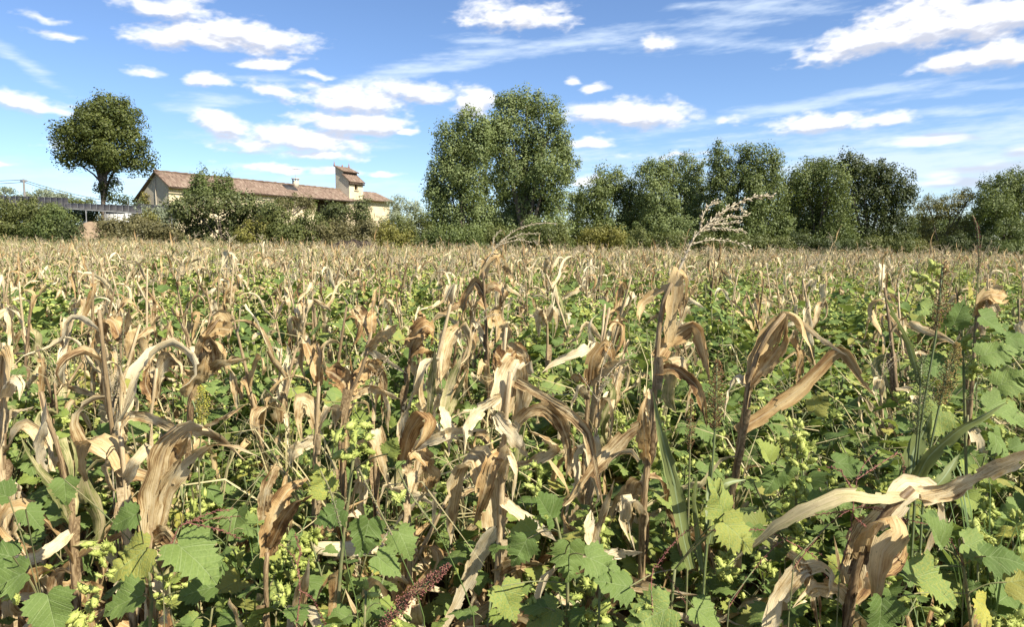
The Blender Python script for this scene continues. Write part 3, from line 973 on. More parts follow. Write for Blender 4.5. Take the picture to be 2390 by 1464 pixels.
M_CREAM = m_plaster('cream_render', (0.55, 0.45, 0.29), (0.66, 0.55, 0.37))
M_GREYR = m_plaster('shaded_weathered_render', (0.44, 0.38, 0.285), (0.55, 0.48, 0.37))  # cream render greyed for shade on gable and tower sides, reused on chimney
M_TILES = m_tiles()
M_WOOD_D = m_plain('dark_wood', (0.045, 0.032, 0.024), (0.085, 0.06, 0.045), 0.8, 0.1, 0, 3)
M_DARKIN = m_plain('dark_interior', (0.02, 0.016, 0.015), (0.035, 0.03, 0.026), 0.9, 0.05, 0, 3)
M_BRICK = m_plain('brick', (0.22, 0.10, 0.065), (0.33, 0.17, 0.11), 0.9, 0.1, 0, 5)
M_METAL = m_plain('grey_metal', (0.22, 0.22, 0.22), (0.36, 0.36, 0.36), 0.45, 0.5, 0, 4)
M_WHITE = m_plain('white_sheet', (0.40, 0.39, 0.37), (0.6, 0.59, 0.56), 0.7, 0.2, 0, 2)
M_GLASS_D = m_plain('dark_panel_glass', (0.035, 0.033, 0.033), (0.06, 0.056, 0.055), 0.6, 0.15, 0, 2)
M_FRAME = m_plain('metal_frame', (0.10, 0.10, 0.097), (0.20, 0.20, 0.195), 0.5, 0.4, 0, 3)
M_WIRE = m_plain('wire', (0.035, 0.035, 0.04), (0.05, 0.05, 0.055), 0.6, 0.2)
M_POLE = m_plain('grey_pole', (0.11, 0.10, 0.095), (0.19, 0.18, 0.165), 0.8, 0.2)
M_IVY = m_foliage('ivy_foliage', (0.10, 0.095, 0.02), (0.27, 0.23, 0.06), 0.2)
M_CREEPER = m_foliage('creeper_foliage', (0.07, 0.10, 0.02), (0.17, 0.20, 0.05), 0.2)

# local frame of the house: s runs along the ridge away from the gable, n out of the long front, z up
HZ = 85.0
_U = np.array([0.407, 0.914, 0.0])
_N = np.array([0.914, -0.407, 0.0])
_apx = P(365, 400, HZ)
H0 = np.array([_apx[0], _apx[1], 0.0])
Z_RIDGE = _apx[2]


def HP(s, n, z):
    return H0 + _U * s + _N * n + np.array([0, 0, z])


def solve_s(px, n):
    """how far along the ridge direction the photo column px cuts the line at offset n (a level line)"""
    lo, hi = -5.0, 80.0
    for _ in range(60):
        mid = (lo + hi) / 2
        if px_of(HP(mid, n, 5.0))[0] < px:
            lo = mid
        else:
            hi = mid
    return lo


def solve_n(px, s):
    lo, hi = -8.0, 8.0
    for _ in range(60):
        mid = (lo + hi) / 2
        if px_of(HP(s, mid, 5.0))[0] < px:
            lo = mid
        else:
            hi = mid
    return lo


def z_at(py, s, n):
    lo, hi = -10.0, 40.0
    for _ in range(60):
        mid = (lo + hi) / 2
        if px_of(HP(s, n, mid))[1] > py:
            lo = mid
        else:
            hi = mid
    return lo


def roof_sheet(g, p0, p1, q0, q1, period=0.23, amp=0.05, rows=5, thick=0.10, mat=0):
    """a tiled slope: p0-p1 the upper edge, q0-q1 the eave; half-round channels run down it, courses lap a little"""
    p0, p1, q0, q1 = map(np.asarray, (p0, p1, q0, q1))
    L = max(np.linalg.norm(p1 - p0), np.linalg.norm(q1 - q0))
    nw = max(2, int(L / period)) * 4
    H = np.linalg.norm((q0 + q1) / 2 - (p0 + p1) / 2)
    nrm = unit(np.cross(p1 - p0, q0 - p0) if np.linalg.norm(p1 - p0) > .01 else np.cross(q1 - q0, q0 - p0))
    if nrm[2] < 0:
        nrm = -nrm
    t = np.linspace(0, 1, nw + 1)
    V, UV = [], []
    rws = np.linspace(0, 1, rows + 1)
    jit = 0.02 * np.sin(t * 37) + 0.015 * np.sin(t * 91)
    for v in rws:
        a, b = p0 + (q0 - p0) * v, p1 + (q1 - p1) * v
        w = a[None] * (1 - t[:, None]) + b[None] * t[:, None]
        h = amp * np.abs(np.sin(np.pi * t * nw / 4)) + jit
        V.append(w + nrm * h[:, None])
        UV.append(np.stack([t * L, np.full(nw + 1, v * H)], axis=1))
    V, UV = np.concatenate(V), np.concatenate(UV)
    i, j = np.meshgrid(np.arange(rows), np.arange(nw), indexing='ij')
    q = (i * (nw + 1) + j).ravel()
    g.add(V, np.stack([q, q + 1, q + nw + 2, q + nw + 1], axis=1), UV, mat)
    # underside and edge board
    c = [p0 - nrm * thick, p1 - nrm * thick, q1 - nrm * thick, q0 - nrm * thick]
    g.add(c, [[0, 1, 2, 3]], None, mat)
    o = [q0 + nrm * amp * .5, q1 + nrm * amp * .5, q1 - nrm * thick, q0 - nrm * thick, p0 + nrm * amp * .5, p0 - nrm * thick, p1 + nrm * amp * .5, p1 - nrm * thick]
    g.add(o, [[0, 1, 2, 3], [4, 0, 3, 5], [1, 6, 7, 2]], None, mat)


def wall_with_holes(g, A, B, z0, z1, holes, nrm, depth=0.25, mat=0, segs=10):
    """a wall from A to B (ground points), z0..z1, with arched openings: holes = (t_centre m, half width, sill z, spring z)"""
    A, B = np.asarray(A, float), np.asarray(B, float)
    L = np.linalg.norm(B - A)
    u = (B - A) / L
    pt = lambda x, z, o=0.0: A + u * x + np.array([0, 0, z]) + nrm * o
    holes = sorted(holes)
    x = 0.0
    for (c, h, s, sp) in holes:
        g.add([pt(x, z0), pt(c - h, z0), pt(c - h, z1), pt(x, z1)], [[0, 1, 2, 3]], None, mat)
        g.add([pt(c - h, z0), pt(c + h, z0), pt(c + h, s), pt(c - h, s)], [[0, 1, 2, 3]], None, mat)
        an = np.linspace(math.pi, 0, segs + 1)
        ax, az = c + h * np.cos(an), sp + h * np.sin(an)
        for k in range(segs):
            g.add([pt(ax[k], az[k]), pt(ax[k + 1], az[k + 1]), pt(ax[k + 1], z1), pt(ax[k], z1)], [[0, 1, 2, 3]], None, mat)
            g.add([pt(ax[k], az[k]), pt(ax[k + 1], az[k + 1]), pt(ax[k + 1], az[k + 1], -depth), pt(ax[k], az[k], -depth)], [[0, 1, 2, 3]], None, mat)
        for xx in (c - h, c + h):
            g.add([pt(xx, s), pt(xx, sp), pt(xx, sp, -depth), pt(xx, s, -depth)], [[0, 1, 2, 3]], None, mat)
        g.add([pt(c - h, s), pt(c + h, s), pt(c + h, s, -depth), pt(c - h, s, -depth)], [[0, 1, 2, 3]], None, mat)
        x = c + h
    g.add([pt(x, z0), pt(L, z0), pt(L, z1), pt(x, z1)], [[0, 1, 2, 3]], None, mat)
    return pt


def arch_pane(pt, c, h, s, sp, off, segs=10):
    an = np.linspace(math.pi, 0, segs + 1)
    pts = [pt(c - h, s, off), pt(c + h, s, off)] + [pt(c + h * math.cos(a), sp + h * math.sin(a), off) for a in an[::-1]]
    n = len(pts)
    return Geo().add(pts, [[0, k, k + 1] for k in range(1, n - 1)])


def build_house():
    base = float(gz(H0[0], 85)) - 0.3
    root = thing('farmhouse', 'long cream farmhouse with red tiled roof, shade greyed gable and open barn bay', 'farmhouse', (0, 0, 0))
    nR = solve_n(399, 0.0) - 0.25
    nL = solve_n(318, 0.0) + 0.2
    zR = z_at(432, 0.0, nR + 0.3)
    zL = z_at(468, 0.0, nL - 0.3)
    s_tw = solve_s(815, nR)                  # near corner of the tower on the front
    s_tw2 = solve_s(847, nR)
    s_end = solve_s(910, nR)
    zr = Z_RIDGE
    # gable wall, weathered, shade greyed into its render, with an arched door
    A, B = HP(0, nL, base), HP(0, nR, base)
    g = Geo()
    doorc = solve_n(382, 0.0) - nL
    dsp = z_at(478, 0, solve_n(382, 0.0)) - base
    pt = wall_with_holes(g, A - np.array([0, 0, base]), B - np.array([0, 0, base]), base, zL - 0.1, [(doorc, 0.62, base + .02, base + max(1.8, dsp - .5))], -_U)
    g.add([HP(0, nL, zL - .1), HP(0, nR, zL - .1), HP(0, nR, zR - .1), HP(0, 0, zr - .12)], [[0, 1, 2, 3]])
    gw = link('gable_wall', g.mesh('gable_wall', M_GREYR), root)
    gw['label'] = 'weathered gable wall, shade greyed into its render'
    link('door', arch_pane(pt, doorc, 0.62, base + .02, base + max(1.8, dsp - .5), -0.24).mesh('gable_door', M_WOOD_D), gw)
    # thin crack line / drain pipe down the gable
    g = Geo()
    nn = solve_n(366, 0.0)
    tube(g, [HP(-.06, nn, base), HP(-.06, nn, zr - .6)], 0.035, 6)
    link('drain_pipe', g.mesh('drain_pipe', M_GREYR), gw)
    # ivy on the left part of the gable
    rg = np.random.default_rng(3)
    cs = []
    while len(cs) < 90:
        n_ = rg.uniform(nL - .1, nL + 0.62 * (0 - nL))
        ztop = zL + (zr - zL) * (n_ - nL) / (0 - nL) - 0.5
        z_ = rg.uniform(base + 1, ztop)
        cs.append(HP(-0.15, n_, z_))
    V, q, uv = leaf_cloud(np.array(cs), np.full((len(cs), 3), 0.42), 26, 0.2, rg)
    link('ivy', Geo().add(V, q, uv).mesh('ivy', M_IVY), gw)
    # front wall: closed part, open barn bay, closed part behind the tower
    sb0, sb1 = solve_s(737, nR), solve_s(808, nR)
    g = Geo()
    z_e = zR - 0.12
    g.add([HP(0, nR, base), HP(sb0, nR, base), HP(sb0, nR, z_e), HP(0, nR, z_e)], [[0, 1, 2, 3]])
    g.add([HP(sb0, nR, base), HP(sb0, nR - .45, base), HP(sb0, nR - .45, z_e), HP(sb0, nR, z_e)], [[0, 1, 2, 3]])
    g.add([HP(sb1, nR, base), HP(s_tw, nR, base), HP(s_tw, nR, z_e), HP(sb1, nR, z_e)], [[0, 1, 2, 3]])
    fw = link('front_wall', g.mesh('front_wall', M_CREAM), root)
    g = Geo()
    g.add([HP(sb0 - .3, nR - 2.6, base), HP(sb1 + 1, nR - 2.6, base), HP(sb1 + 1, nR - 2.6, z_e + 1), HP(sb0 - .3, nR - 2.6, z_e + 1)], [[0, 1, 2, 3]])
    link('barn_back_wall', g.mesh('barn_back_wall', M_WOOD_D), root)
    g = Geo()
    box(g, (sb0 - 0.1, nR - 0.35, z_e - 0.35), (sb1 + .3, nR - 0.1, z_e - 0.05), 0, Matrix([[*(_U[i], _N[i], 0)[:2], 0, H0[i]] if i < 2 else [0, 0, 1, 0] for i in range(3)] + [[0, 0, 0, 1]]))
    link('beam', g.mesh('barn_beam', M_WOOD_D), root)
    # window openings with shutters in the closed front wall
    for pxw in (590, 690):
        sw = solve_s(pxw, nR)
        g = Geo()
        Mx = Matrix([[_U[0], _N[0], 0, H0[0]], [_U[1], _N[1], 0, H0[1]], [0, 0, 1, 0], [0, 0, 0, 1]])
        box(g, (sw - .5, nR - .02, base + 2.2), (sw + .5, nR + .03, base + 3.6), 0, Mx)
        w = link('window', g.mesh('window', M_DARKIN), fw)
    # creeper over the front wall left of the barn bay
    cs = [HP(rg.uniform(solve_s(640, nR), sb0 - .05), nR + .15, z_e - 0.3 - abs(rg.normal()) * 1.1) for _ in range(120)]
    V, q, uv = leaf_cloud(np.array(cs), np.full((len(cs), 3), 0.40), 20, 0.2, rg)
    link('creeper', Geo().add(V, q, uv).mesh('creeper', M_CREEPER), fw)
    cs = [HP(abs(rg.normal()) * 1.0, nR + .12, base + rg.uniform(2.0, 4.2)) for _ in range(40)]
    V, q, uv = leaf_cloud(np.array(cs), np.full((len(cs), 3), 0.35), 18, 0.18, rg)
    link('creeper', Geo().add(V, q, uv).mesh('climber', F_GREY), fw)
    # main roof, two slopes
    g = Geo()
    s_r = s_tw2 + 0.2
    roof_sheet(g, HP(-.35, 0, zr), HP(s_r, 0, zr - .1), HP(-.35, nR + .55, zR - .18), HP(s_r, nR + .55, zR - .28))
    rf = link('roof', g.mesh('front_roof', M_TILES, False), root)
    g = Geo()
    roof_sheet(g, HP(-.35, 0, zr), HP(s_r, 0, zr - .1), HP(-.35, nL - .4, zL - .15), HP(s_r, nL - .4, zL - .25))
    link('roof', g.mesh('rear_roof', M_TILES, False), root)
    g = Geo()
    pts = [HP(-.4 + k * (s_r + .4) / 90, 0, zr + .06 + .03 * math.sin(k * 1.9) - .1 * k / 90) for k in range(91)]
    tube(g, pts, 0.13 + 0.03 * np.abs(np.sin(np.arange(91) * 1.57)), 6)
    link('ridge_tiles', g.mesh('ridge_tiles', M_TILES, True), rf)
    g = Geo()
    tube(g, [HP(-.2, nR + .62, zR - .30), HP(s_tw - .1, nR + .62, zR - .36)], 0.07, 6)
    link('gutter', g.mesh('gutter', M_WOOD_D, True), rf)
    # solar water panel lying on the roof, chimney and antenna
    slope = lambda s, n: zr + (zR - .18 - zr) * n / (nR + .55) - .1 * s / s_r

    def on_roof(pxx, frac):
        n_ = (nR + .55) * frac
        return solve_s(pxx, n_), n_
    s0, n0 = on_roof(661, .14)
    s1, n1 = on_roof(683, .14)
    g = Geo()
    q0, q1 = (nR + .55) * .12, (nR + .55) * .48
    s2 = s1 + .3
    c = [HP(s0, q0, slope(s0, q0) + .15), HP(s2, q0, slope(s2, q0) + .15), HP(s2, q1, slope(s2, q1) + .15), HP(s0, q1, slope(s0, q1) + .15)]
    c2 = [x - np.array([0, 0, .12]) for x in c]
    g.add(c + c2, [[0, 1, 2, 3], [0, 4, 5, 1], [1, 5, 6, 2], [2, 6, 7, 3], [3, 7, 4, 0]])
    link('roof_window', g.mesh('roof_window', M_GLASS_D), rf)
    sc, nc = solve_s(692, 0.1), 0.1
    Mx = Matrix([[_U[0], _N[0], 0, H0[0]], [_U[1], _N[1], 0, H0[1]], [0, 0, 1, 0], [0, 0, 0, 1]])
    g = Geo()
    box(g, (sc - .35, nc - .3, zr - .5), (sc + .35, nc + .3, zr + .55), 0, Mx)
    for dx in (-.28, .28):
        for dy in (-.23, .23):
            box(g, (sc + dx - .07, nc + dy - .07, zr + .552), (sc + dx + .07, nc + dy + .07, zr + .80), 0, Mx)
    ch = link('chimney', g.mesh('chimney', M_GREYR), rf)
    g = Geo()
    box(g, (sc - .45, nc - .4, zr + .802), (sc + .45, nc + .4, zr + .90), 0, Mx)
    link('chimney_cap', g.mesh('chimney_cap', M_GREYR), rf)
    g = Geo()
    tube(g, [HP(sc, nc, zr + .9), HP(sc, nc, zr + 2.3)], 0.03, 5)
    tube(g, [HP(sc - .8, nc, zr + 2.2), HP(sc + .9, nc, zr + 2.2)], 0.02, 4)
    for k in range(5):
        tube(g, [HP(sc - .6 + .33 * k, nc - .3, zr + 2.2), HP(sc - .6 + .33 * k, nc + .3, zr + 2.2)], 0.015, 4)
    link('antenna', g.mesh('antenna', M_METAL), rf)
    # rear and end walls so that the house is closed
    g = Geo()
    g.add([HP(0, nL, base), HP(s_end, nL, base), HP(s_end, nL, zL - .2), HP(0, nL, zL - .2)], [[0, 1, 2, 3]])
    link('rear_wall', g.mesh('rear_wall', M_GREYR), root)
    # right wing behind the tower: lower, hipped end
    zwr = z_at(449, solve_s(872, 0.0), 0.0)
    zwe = z_at(469, s_end, nR)
    g = Geo()
    g.add([HP(s_tw2, nR, base), HP(s_end, nR, base), HP(s_end, nR, zwe), HP(s_tw2, nR, zwe)], [[0, 1, 2, 3]])
    g.add([HP(s_end, nR, base), HP(s_end, nL, base), HP(s_end, nL, zwe), HP(s_end, nR, zwe)], [[0, 1, 2, 3]])
    link('wing_wall', g.mesh('wing_wall', M_CREAM), root)
    g = Geo()
    s_h = solve_s(878, 0.0)
    roof_sheet(g, HP(s_tw2 - .1, 0, zwr), HP(s_h, 0, zwr), HP(s_tw2 - .1, nR + .8, zwe - .2), HP(s_end + .6, nR + .8, zwe - .2))
    link('roof', g.mesh('wing_roof', M_TILES), root)
    g = Geo()
    roof_sheet(g, HP(s_h, 0, zwr), HP(s_h + .01, 0.01, zwr), HP(s_end + .6, nR + .8, zwe - .2), HP(s_end + .6, nL - .5, zwe - .2))
    roof_sheet(g, HP(s_tw2 - .1, 0, zwr), HP(s_h, 0, zwr), HP(s_tw2 - .1, nL - .5, zwe - .2), HP(s_end + .6, nL - .5, zwe - .2))
    link('roof', g.mesh('wing_hip', M_TILES), root)
    # ---- the dovecote tower: single-pitch roof in two steps, highest at the back
    tw = thing('tower', 'square dovecote tower with stepped tiled roof rising from the farmhouse', 'tower', (0, 0, 0))
    nf = nR + 0.12
    nb = solve_n(785, s_tw)
    zf = z_at(424, s_tw, nf)
    ztop = z_at(388, s_tw, nb)
    nm = nf + (nb - nf) * 0.42
    zm = zf + (ztop - zf) * 0.52
    c_up, c_lo = 0.45 * (s_tw2 - s_tw), 0
    Wt = s_tw2 - s_tw
    g = Geo()
    zw1 = z_at(444, s_tw + Wt * .5, nf)
    zw2 = z_at(429, s_tw + Wt * .5, nf)
    zl1 = z_at(474, s_tw + Wt * .4, nf)
    holes = [(Wt * .50, Wt * .11, zw1, zw2)]
    pt = wall_with_holes(g, HP(s_tw, nf, 0), HP(s_tw2, nf, 0), base, zf - .05, holes, _N, 0.3)
    front = link('tower_front_wall', g.mesh('tower_front_wall', M_CREAM), tw)
    link('window', arch_pane(pt, *holes[0], -0.28).mesh('tower_window', M_DARKIN), front)
    g = Geo()
    box(g, (s_tw + Wt * .34, nf + .002, zw1 - .12), (s_tw + Wt * .66, nf + .14, zw1 - .01), 0, Mx)
    link('window_sill', g.mesh('tower_sill', M_CREAM), front)
    g = Geo()
    xc, zc = Wt * .50, (zw1 + zw2) / 2
    box(g, (s_tw + xc - .03, nf - .20, zw1), (s_tw + xc + .03, nf - .16, zw2 + Wt * .1), 0, Mx)
    box(g, (s_tw + xc - Wt * .1, nf - .205, zw2 - .03), (s_tw + xc + Wt * .1, nf - .165, zw2 + .03), 0, Mx)
    link('window_bars', g.mesh('window_bars', M_BRICK), front)
    for f in (0.36, 0.64):                       # the pair of small arched windows low on the front
        holes2 = (Wt * f, Wt * .085, z_at(486, s_tw + Wt * .5, nf), z_at(470, s_tw + Wt * .5, nf))
        pt2 = lambda x, z, o=0.0: HP(s_tw + x, nf + o, z)
        wdw = link('window', arch_pane(pt2, *holes2, 0.012).mesh('tower_low_window', M_DARKIN), front)
        g = Geo()
        an = np.linspace(math.pi, 0, 13)
        arc = [pt2(holes2[0] - holes2[1], holes2[2], .02)] + [pt2(holes2[0] + holes2[1] * math.cos(a), holes2[3] + holes2[1] * math.sin(a), .02) for a in an] + [pt2(holes2[0] + holes2[1], holes2[2], .02)]
        tube(g, arc, 0.05, 5)
        link('window_frame', g.mesh('window_frame', M_CREAM, True), wdw)
    # side walls, shade greyed into their render, and rear wall
    for ss, nm_ in ((s_tw, 'tower_side_wall'), (s_tw2, 'tower_side_wall')):
        g = Geo()
        g.add([HP(ss, nf, base), HP(ss, nb, base), HP(ss, nb, ztop), HP(ss, nm, zm + .35), HP(ss, nm, zm - .1), HP(ss, nf, zf)], [[0, 1, 2, 3, 4, 5]])
        link(nm_, g.mesh('tower_side_wall', M_GREYR), tw)
    g = Geo()
    g.add([HP(s_tw, nb, base), HP(s_tw2, nb, base), HP(s_tw2, nb, ztop), HP(s_tw, nb, ztop)], [[0, 1, 2, 3]])
    g.add([HP(s_tw, nm, zm - .3), HP(s_tw2, nm, zm - .3), HP(s_tw2, nm, zm + .35), HP(s_tw, nm, zm + .35)], [[0, 1, 2, 3]])
    link('tower_rear_wall', g.mesh('tower_rear_wall', M_WOOD_D), tw)
    g = Geo()
    roof_sheet(g, HP(s_tw - .18, nb - .15, ztop + .1), HP(s_tw2 + .18, nb - .15, ztop + .1), HP(s_tw - .18, nm + .30, zm + .36), HP(s_tw2 + .18, nm + .30, zm + .36))
    up = link('roof', g.mesh('tower_upper_roof', M_TILES), tw)
    g = Geo()
    roof_sheet(g, HP(s_tw - .18, nm - .1, zm - .02), HP(s_tw2 + .18, nm - .1, zm - .02), HP(s_tw - .18, nf + .35, zf + .0), HP(s_tw2 + .18, nf + .35, zf + .0))
    link('roof', g.mesh('tower_lower_roof', M_TILES), tw)
    g = Geo()
    box(g, (s_tw - .12, nf + .003, zf - .40), (s_tw2 + .12, nf + .26, zf - .12), 0, Mx)
    link('cornice', g.mesh('tower_cornice', M_WOOD_D), tw)
    for ss in (s_tw - .1, s_tw2 + .05):
        g = Geo()
        zt = ztop + .1
        tube(g, [HP(ss, nb - .1, zt + h) for h in (0, .15, .25, .4, .75)], [.10, .13, .06, .07, .01], 7)
        link('finial', g.mesh('finial', M_BRICK, True), up)
    g = Geo()
    tube(g, [HP(s_tw + Wt * .5, nb, ztop + h) for h in (0.1, .25, .4)], [.09, .12, .03], 7)
    link('finial', g.mesh('small_finial', M_BRICK, True), up)


build_house()


def build_panels():
    """ground-mounted solar tables: framed dark panels on posts, tilted towards the sun"""
    rows = [('solar_panel_table', 'row of dark solar panels on posts at the left edge above the hedge', (-60, 455, 475), (158, 462, 483), 66, 16),
            ('solar_panel_table', 'row of dark solar panels below the plane tree beside the white shed', (150, 474, 484), (330, 481, 496), 66, 12),
            ('solar_panel_table', 'short row of dark solar panels at the foot of the gable', (322, 476, 498), (400, 481, 502), 76, 6)]
    for name, lab, (x0, t0, b0), (x1, t1, b1), d, n in rows:
        A, B = P(x0, b0, d), P(x1, b1, d + 1.0)                 # low edge, faces the camera side
        Cc, D = P(x1, t1, d + 3.2), P(x0, t0, d + 2.2)          # high edge
        base = np.array([A[0], A[1], gz(A[0], A[1])])
        root = thing(name, lab, 'solar panels', base)
        A, B, Cc, D = A - base, B - base, Cc - base, D - base
        nrm = unit(np.cross(B - A, D - A))
        if nrm[2] < 0:
            nrm = -nrm
        gap = 0.02
        for k in range(n):
            f0, f1 = k / n + gap / n, (k + 1) / n - gap / n
            a, b, c, e = A + (B - A) * f0, A + (B - A) * f1, D + (Cc - D) * f1, D + (Cc - D) * f0
            g = Geo()
            lo = -0.04 * nrm
            g.add([a, b, c, e, a + lo, b + lo, c + lo, e + lo], [[0, 1, 2, 3], [0, 4, 5, 1], [1, 5, 6, 2], [2, 6, 7, 3], [3, 7, 4, 0], [4, 7, 6, 5]])
            p = link('solar_panel', g.mesh('solar_panel', M_GLASS_D), root)
            g = Geo()
            for (u, v) in ((a, b), (b, c), (c, e), (e, a)):
                tube(g, [u + nrm * .01, v + nrm * .01], 0.014, 4)
            link('frame', g.mesh('panel_frame', M_FRAME), p)
        g = Geo()
        tube(g, [A - nrm * .1, B - nrm * .1], 0.06, 5)
        link('rail', g.mesh('panel_rail', M_FRAME), root)
        for k in range(n // 3 + 1):
            f = min(1.0, (k + .1) * 3 / n)
            g = Geo()
            q = A + (B - A) * f - nrm * .1
            gl_ = gz(q[0] + base[0], q[1] + base[1]) - base[2]
            tube(g, [np.array([q[0], q[1], gl_]), q], 0.045, 6)
            q2 = D + (Cc - D) * f - nrm * .1
            tube(g, [np.array([q2[0], q2[1], gz(q2[0] + base[0], q2[1] + base[1]) - base[2]]), q2], 0.045, 6)
            tube(g, [q, q2], 0.03, 5)
            link('support_frame', g.mesh('panel_support', M_FRAME), root)


build_panels()


def build_odds():
    # white sheeted shed under the panels
    d = 70.0
    a, b = P(243, 493, d), P(292, 493, d)
    z0 = gz(a[0], d)
    root = thing('shed', 'low white sheeted shed under the solar panels', 'shed', (a[0], d, z0))
    w, h = b[0] - a[0], a[2] - z0
    g = Geo()
    box(g, (0, 0, 0), (w, 1.6, h))
    link('wall', g.mesh('shed_wall', M_WHITE), root)
    g = Geo()
    box(g, (-.1, -.15, h + .002), (w + .1, 1.75, h + .08))
    link('roof', g.mesh('shed_roof', M_METAL), root)
    for f in (.45, .62):
        g = Geo()
        box(g, (w * f, -.03, .02), (w * f + .06, -.002, h - .02))
        link('batten', g.mesh('shed_batten', M_METAL), root)
    # utility pole with two insulators, wires running off left and down to the right
    d = 88.0
    p = P(55, 418, d)
    z0 = gz(p[0], d)
    pole = thing('utility_pole', 'grey utility pole at the left edge carrying sagging wires', 'utility pole', (p[0], d, z0))
    g = Geo()
    tube(g, [(0, 0, 0), (0, 0, p[2] - z0)], [.15, .11], 8)
    link('pole', g.mesh('utility_pole', M_POLE), pole)
    g = Geo()
    box(g, (-.4, -.05, p[2] - z0 - .3), (.4, .05, p[2] - z0 - .18))
    link('crossarm', g.mesh('crossarm', M_POLE), pole)
    for x in (-.3, .3):
        g = Geo()
        tube(g, [(x, 0, p[2] - z0 - .18), (x, 0, p[2] - z0 - .08), (x, 0, p[2] - z0 + .02)], [.04, .06, .03], 6)
        link('insulator', g.mesh('insulator', M_METAL), pole)
    top = p + np.array([0, 0, -.1])
    for k, (dz, lab) in enumerate(((0.0, 'upper wire sagging from the utility pole towards the plane tree'), (-.22, 'lower wire sagging from the utility pole towards the plane tree'))):
        e = P(330, 478, 96) + np.array([0, 0, dz])
        pts = [top + (e - top) * t + np.array([0, 0, dz - 1.3 * 4 * t * (1 - t) * .35]) for t in np.linspace(0, 1, 16)]
        g = Geo()
        tube(g, pts, 0.035, 4)
        tag(link('wire', g.mesh('wire', M_WIRE)), lab, 'wire', 'wires on the utility pole')
    for k, (dz, lab) in enumerate(((0.02, 'upper wire running off left from the utility pole'), (-.25, 'lower wire running off left from the utility pole'))):
        e = P(-260, 414, 86) + np.array([0, 0, dz])
        pts = [top + (e - top) * t + np.array([0, 0, dz - .3 * 4 * t * (1 - t)]) for t in np.linspace(0, 1, 12)]
        g = Geo()
        tube(g, pts, 0.03, 4)
        tag(link('wire', g.mesh('wire', M_WIRE)), lab, 'wire', 'wires on the utility pole')
    # bare reddish dirt bank between the bushes
    d = 64.0
    x0, x1 = P(175, 530, d)[0], P(262, 530, d)[0]
    zt = P(200, 516, d)[2]
    xs, ys = np.linspace(x0 - 1, x1 + 1, 26), np.linspace(d - 4.5, d + 3, 18)
    X, Y = np.meshgrid(xs, ys)
    zg = np.vectorize(gz)(X, Y)
    hgt = (zt - gz(0.5 * (x0 + x1), d))
    bump = np.clip(1 - ((X - (x0 + x1) / 2) / ((x1 - x0) * .62)) ** 2, 0, 1) * np.clip(1 - ((Y - d) / 4.4) ** 2, 0, 1)
    Z = zg - 0.08 + hgt * bump ** 0.7 + .12 * fbm(X * 1.4, Y * 1.4, 4, 5)
    nx, ny = len(xs), len(ys)
    i, j = np.meshgrid(np.arange(ny - 1), np.arange(nx - 1), indexing='ij')
    q = (i * nx + j).ravel()
    g = Geo().add(np.stack([X.ravel(), Y.ravel(), Z.ravel()], axis=1), np.stack([q, q + 1, q + nx + 1, q + nx], axis=1))
    tag(link('dirt_bank', g.mesh('dirt_bank', m_plain('dirt', (0.16, 0.11, 0.075), (0.27, 0.20, 0.13), 0.95, 0.05, 0, 1.6, bump_s=.8, bump_d=.15), True)), kind='structure')
    # low dark shape at the field edge, built as a plain heap
    d = 54.0
    a, b = P(762, 556, d), P(905, 556, d)
    z0 = gz(a[0], d)
    g = Geo()
    n = 24
    ts = np.linspace(0, 1, n)
    topz = P(800, 560, d)[2] - z0
    V = []
    for t in ts:
        h = topz * (0.55 + .45 * math.sin(math.pi * min(1, t * 1.15)) ** .5) * (1 + .05 * math.sin(t * 31))
        x = (b[0] - a[0]) * t
        V += [(x, -.7, 0), (x, -.62, h * .75), (x, -.25, h), (x, .35, h * .96), (x, .7, 0)]
    i, j = np.meshgrid(np.arange(n - 1), np.arange(4), indexing='ij')
    q = (i * 5 + j).ravel()
    g.add(V, np.stack([q, q + 5, q + 6, q + 1], axis=1))
    g.add(V[:5], [[0, 1, 2, 3, 4]])
    g.add(V[-5:], [[0, 1, 2, 3, 4]])
    hp = link('covered_heap', g.mesh('covered_heap', m_plain('dark_heap', (0.018, 0.014, 0.012), (0.05, 0.038, 0.03), 0.95, 0.05, 0, 3, bump_s=.6, bump_d=.1)), None, Matrix.Translation((a[0], d, z0)))
    tag(hp, 'long low blackish heap at the far field edge below the tower', 'heap')


build_odds()


# ------------------------------------------------------------------ maize: leaf library, generic plants
def blade_profile(n, base=0.55, tip=0.02, peak=0.35):
    t = np.linspace(0, 1, n)
    w = np.where(t < peak, base + (1 - base) * np.sin(0.5 * np.pi * t / peak), np.cos(0.5 * np.pi * np.clip((t - peak) / (1 - peak), 0, 1) ** 1.25))
    return np.maximum(w, tip)


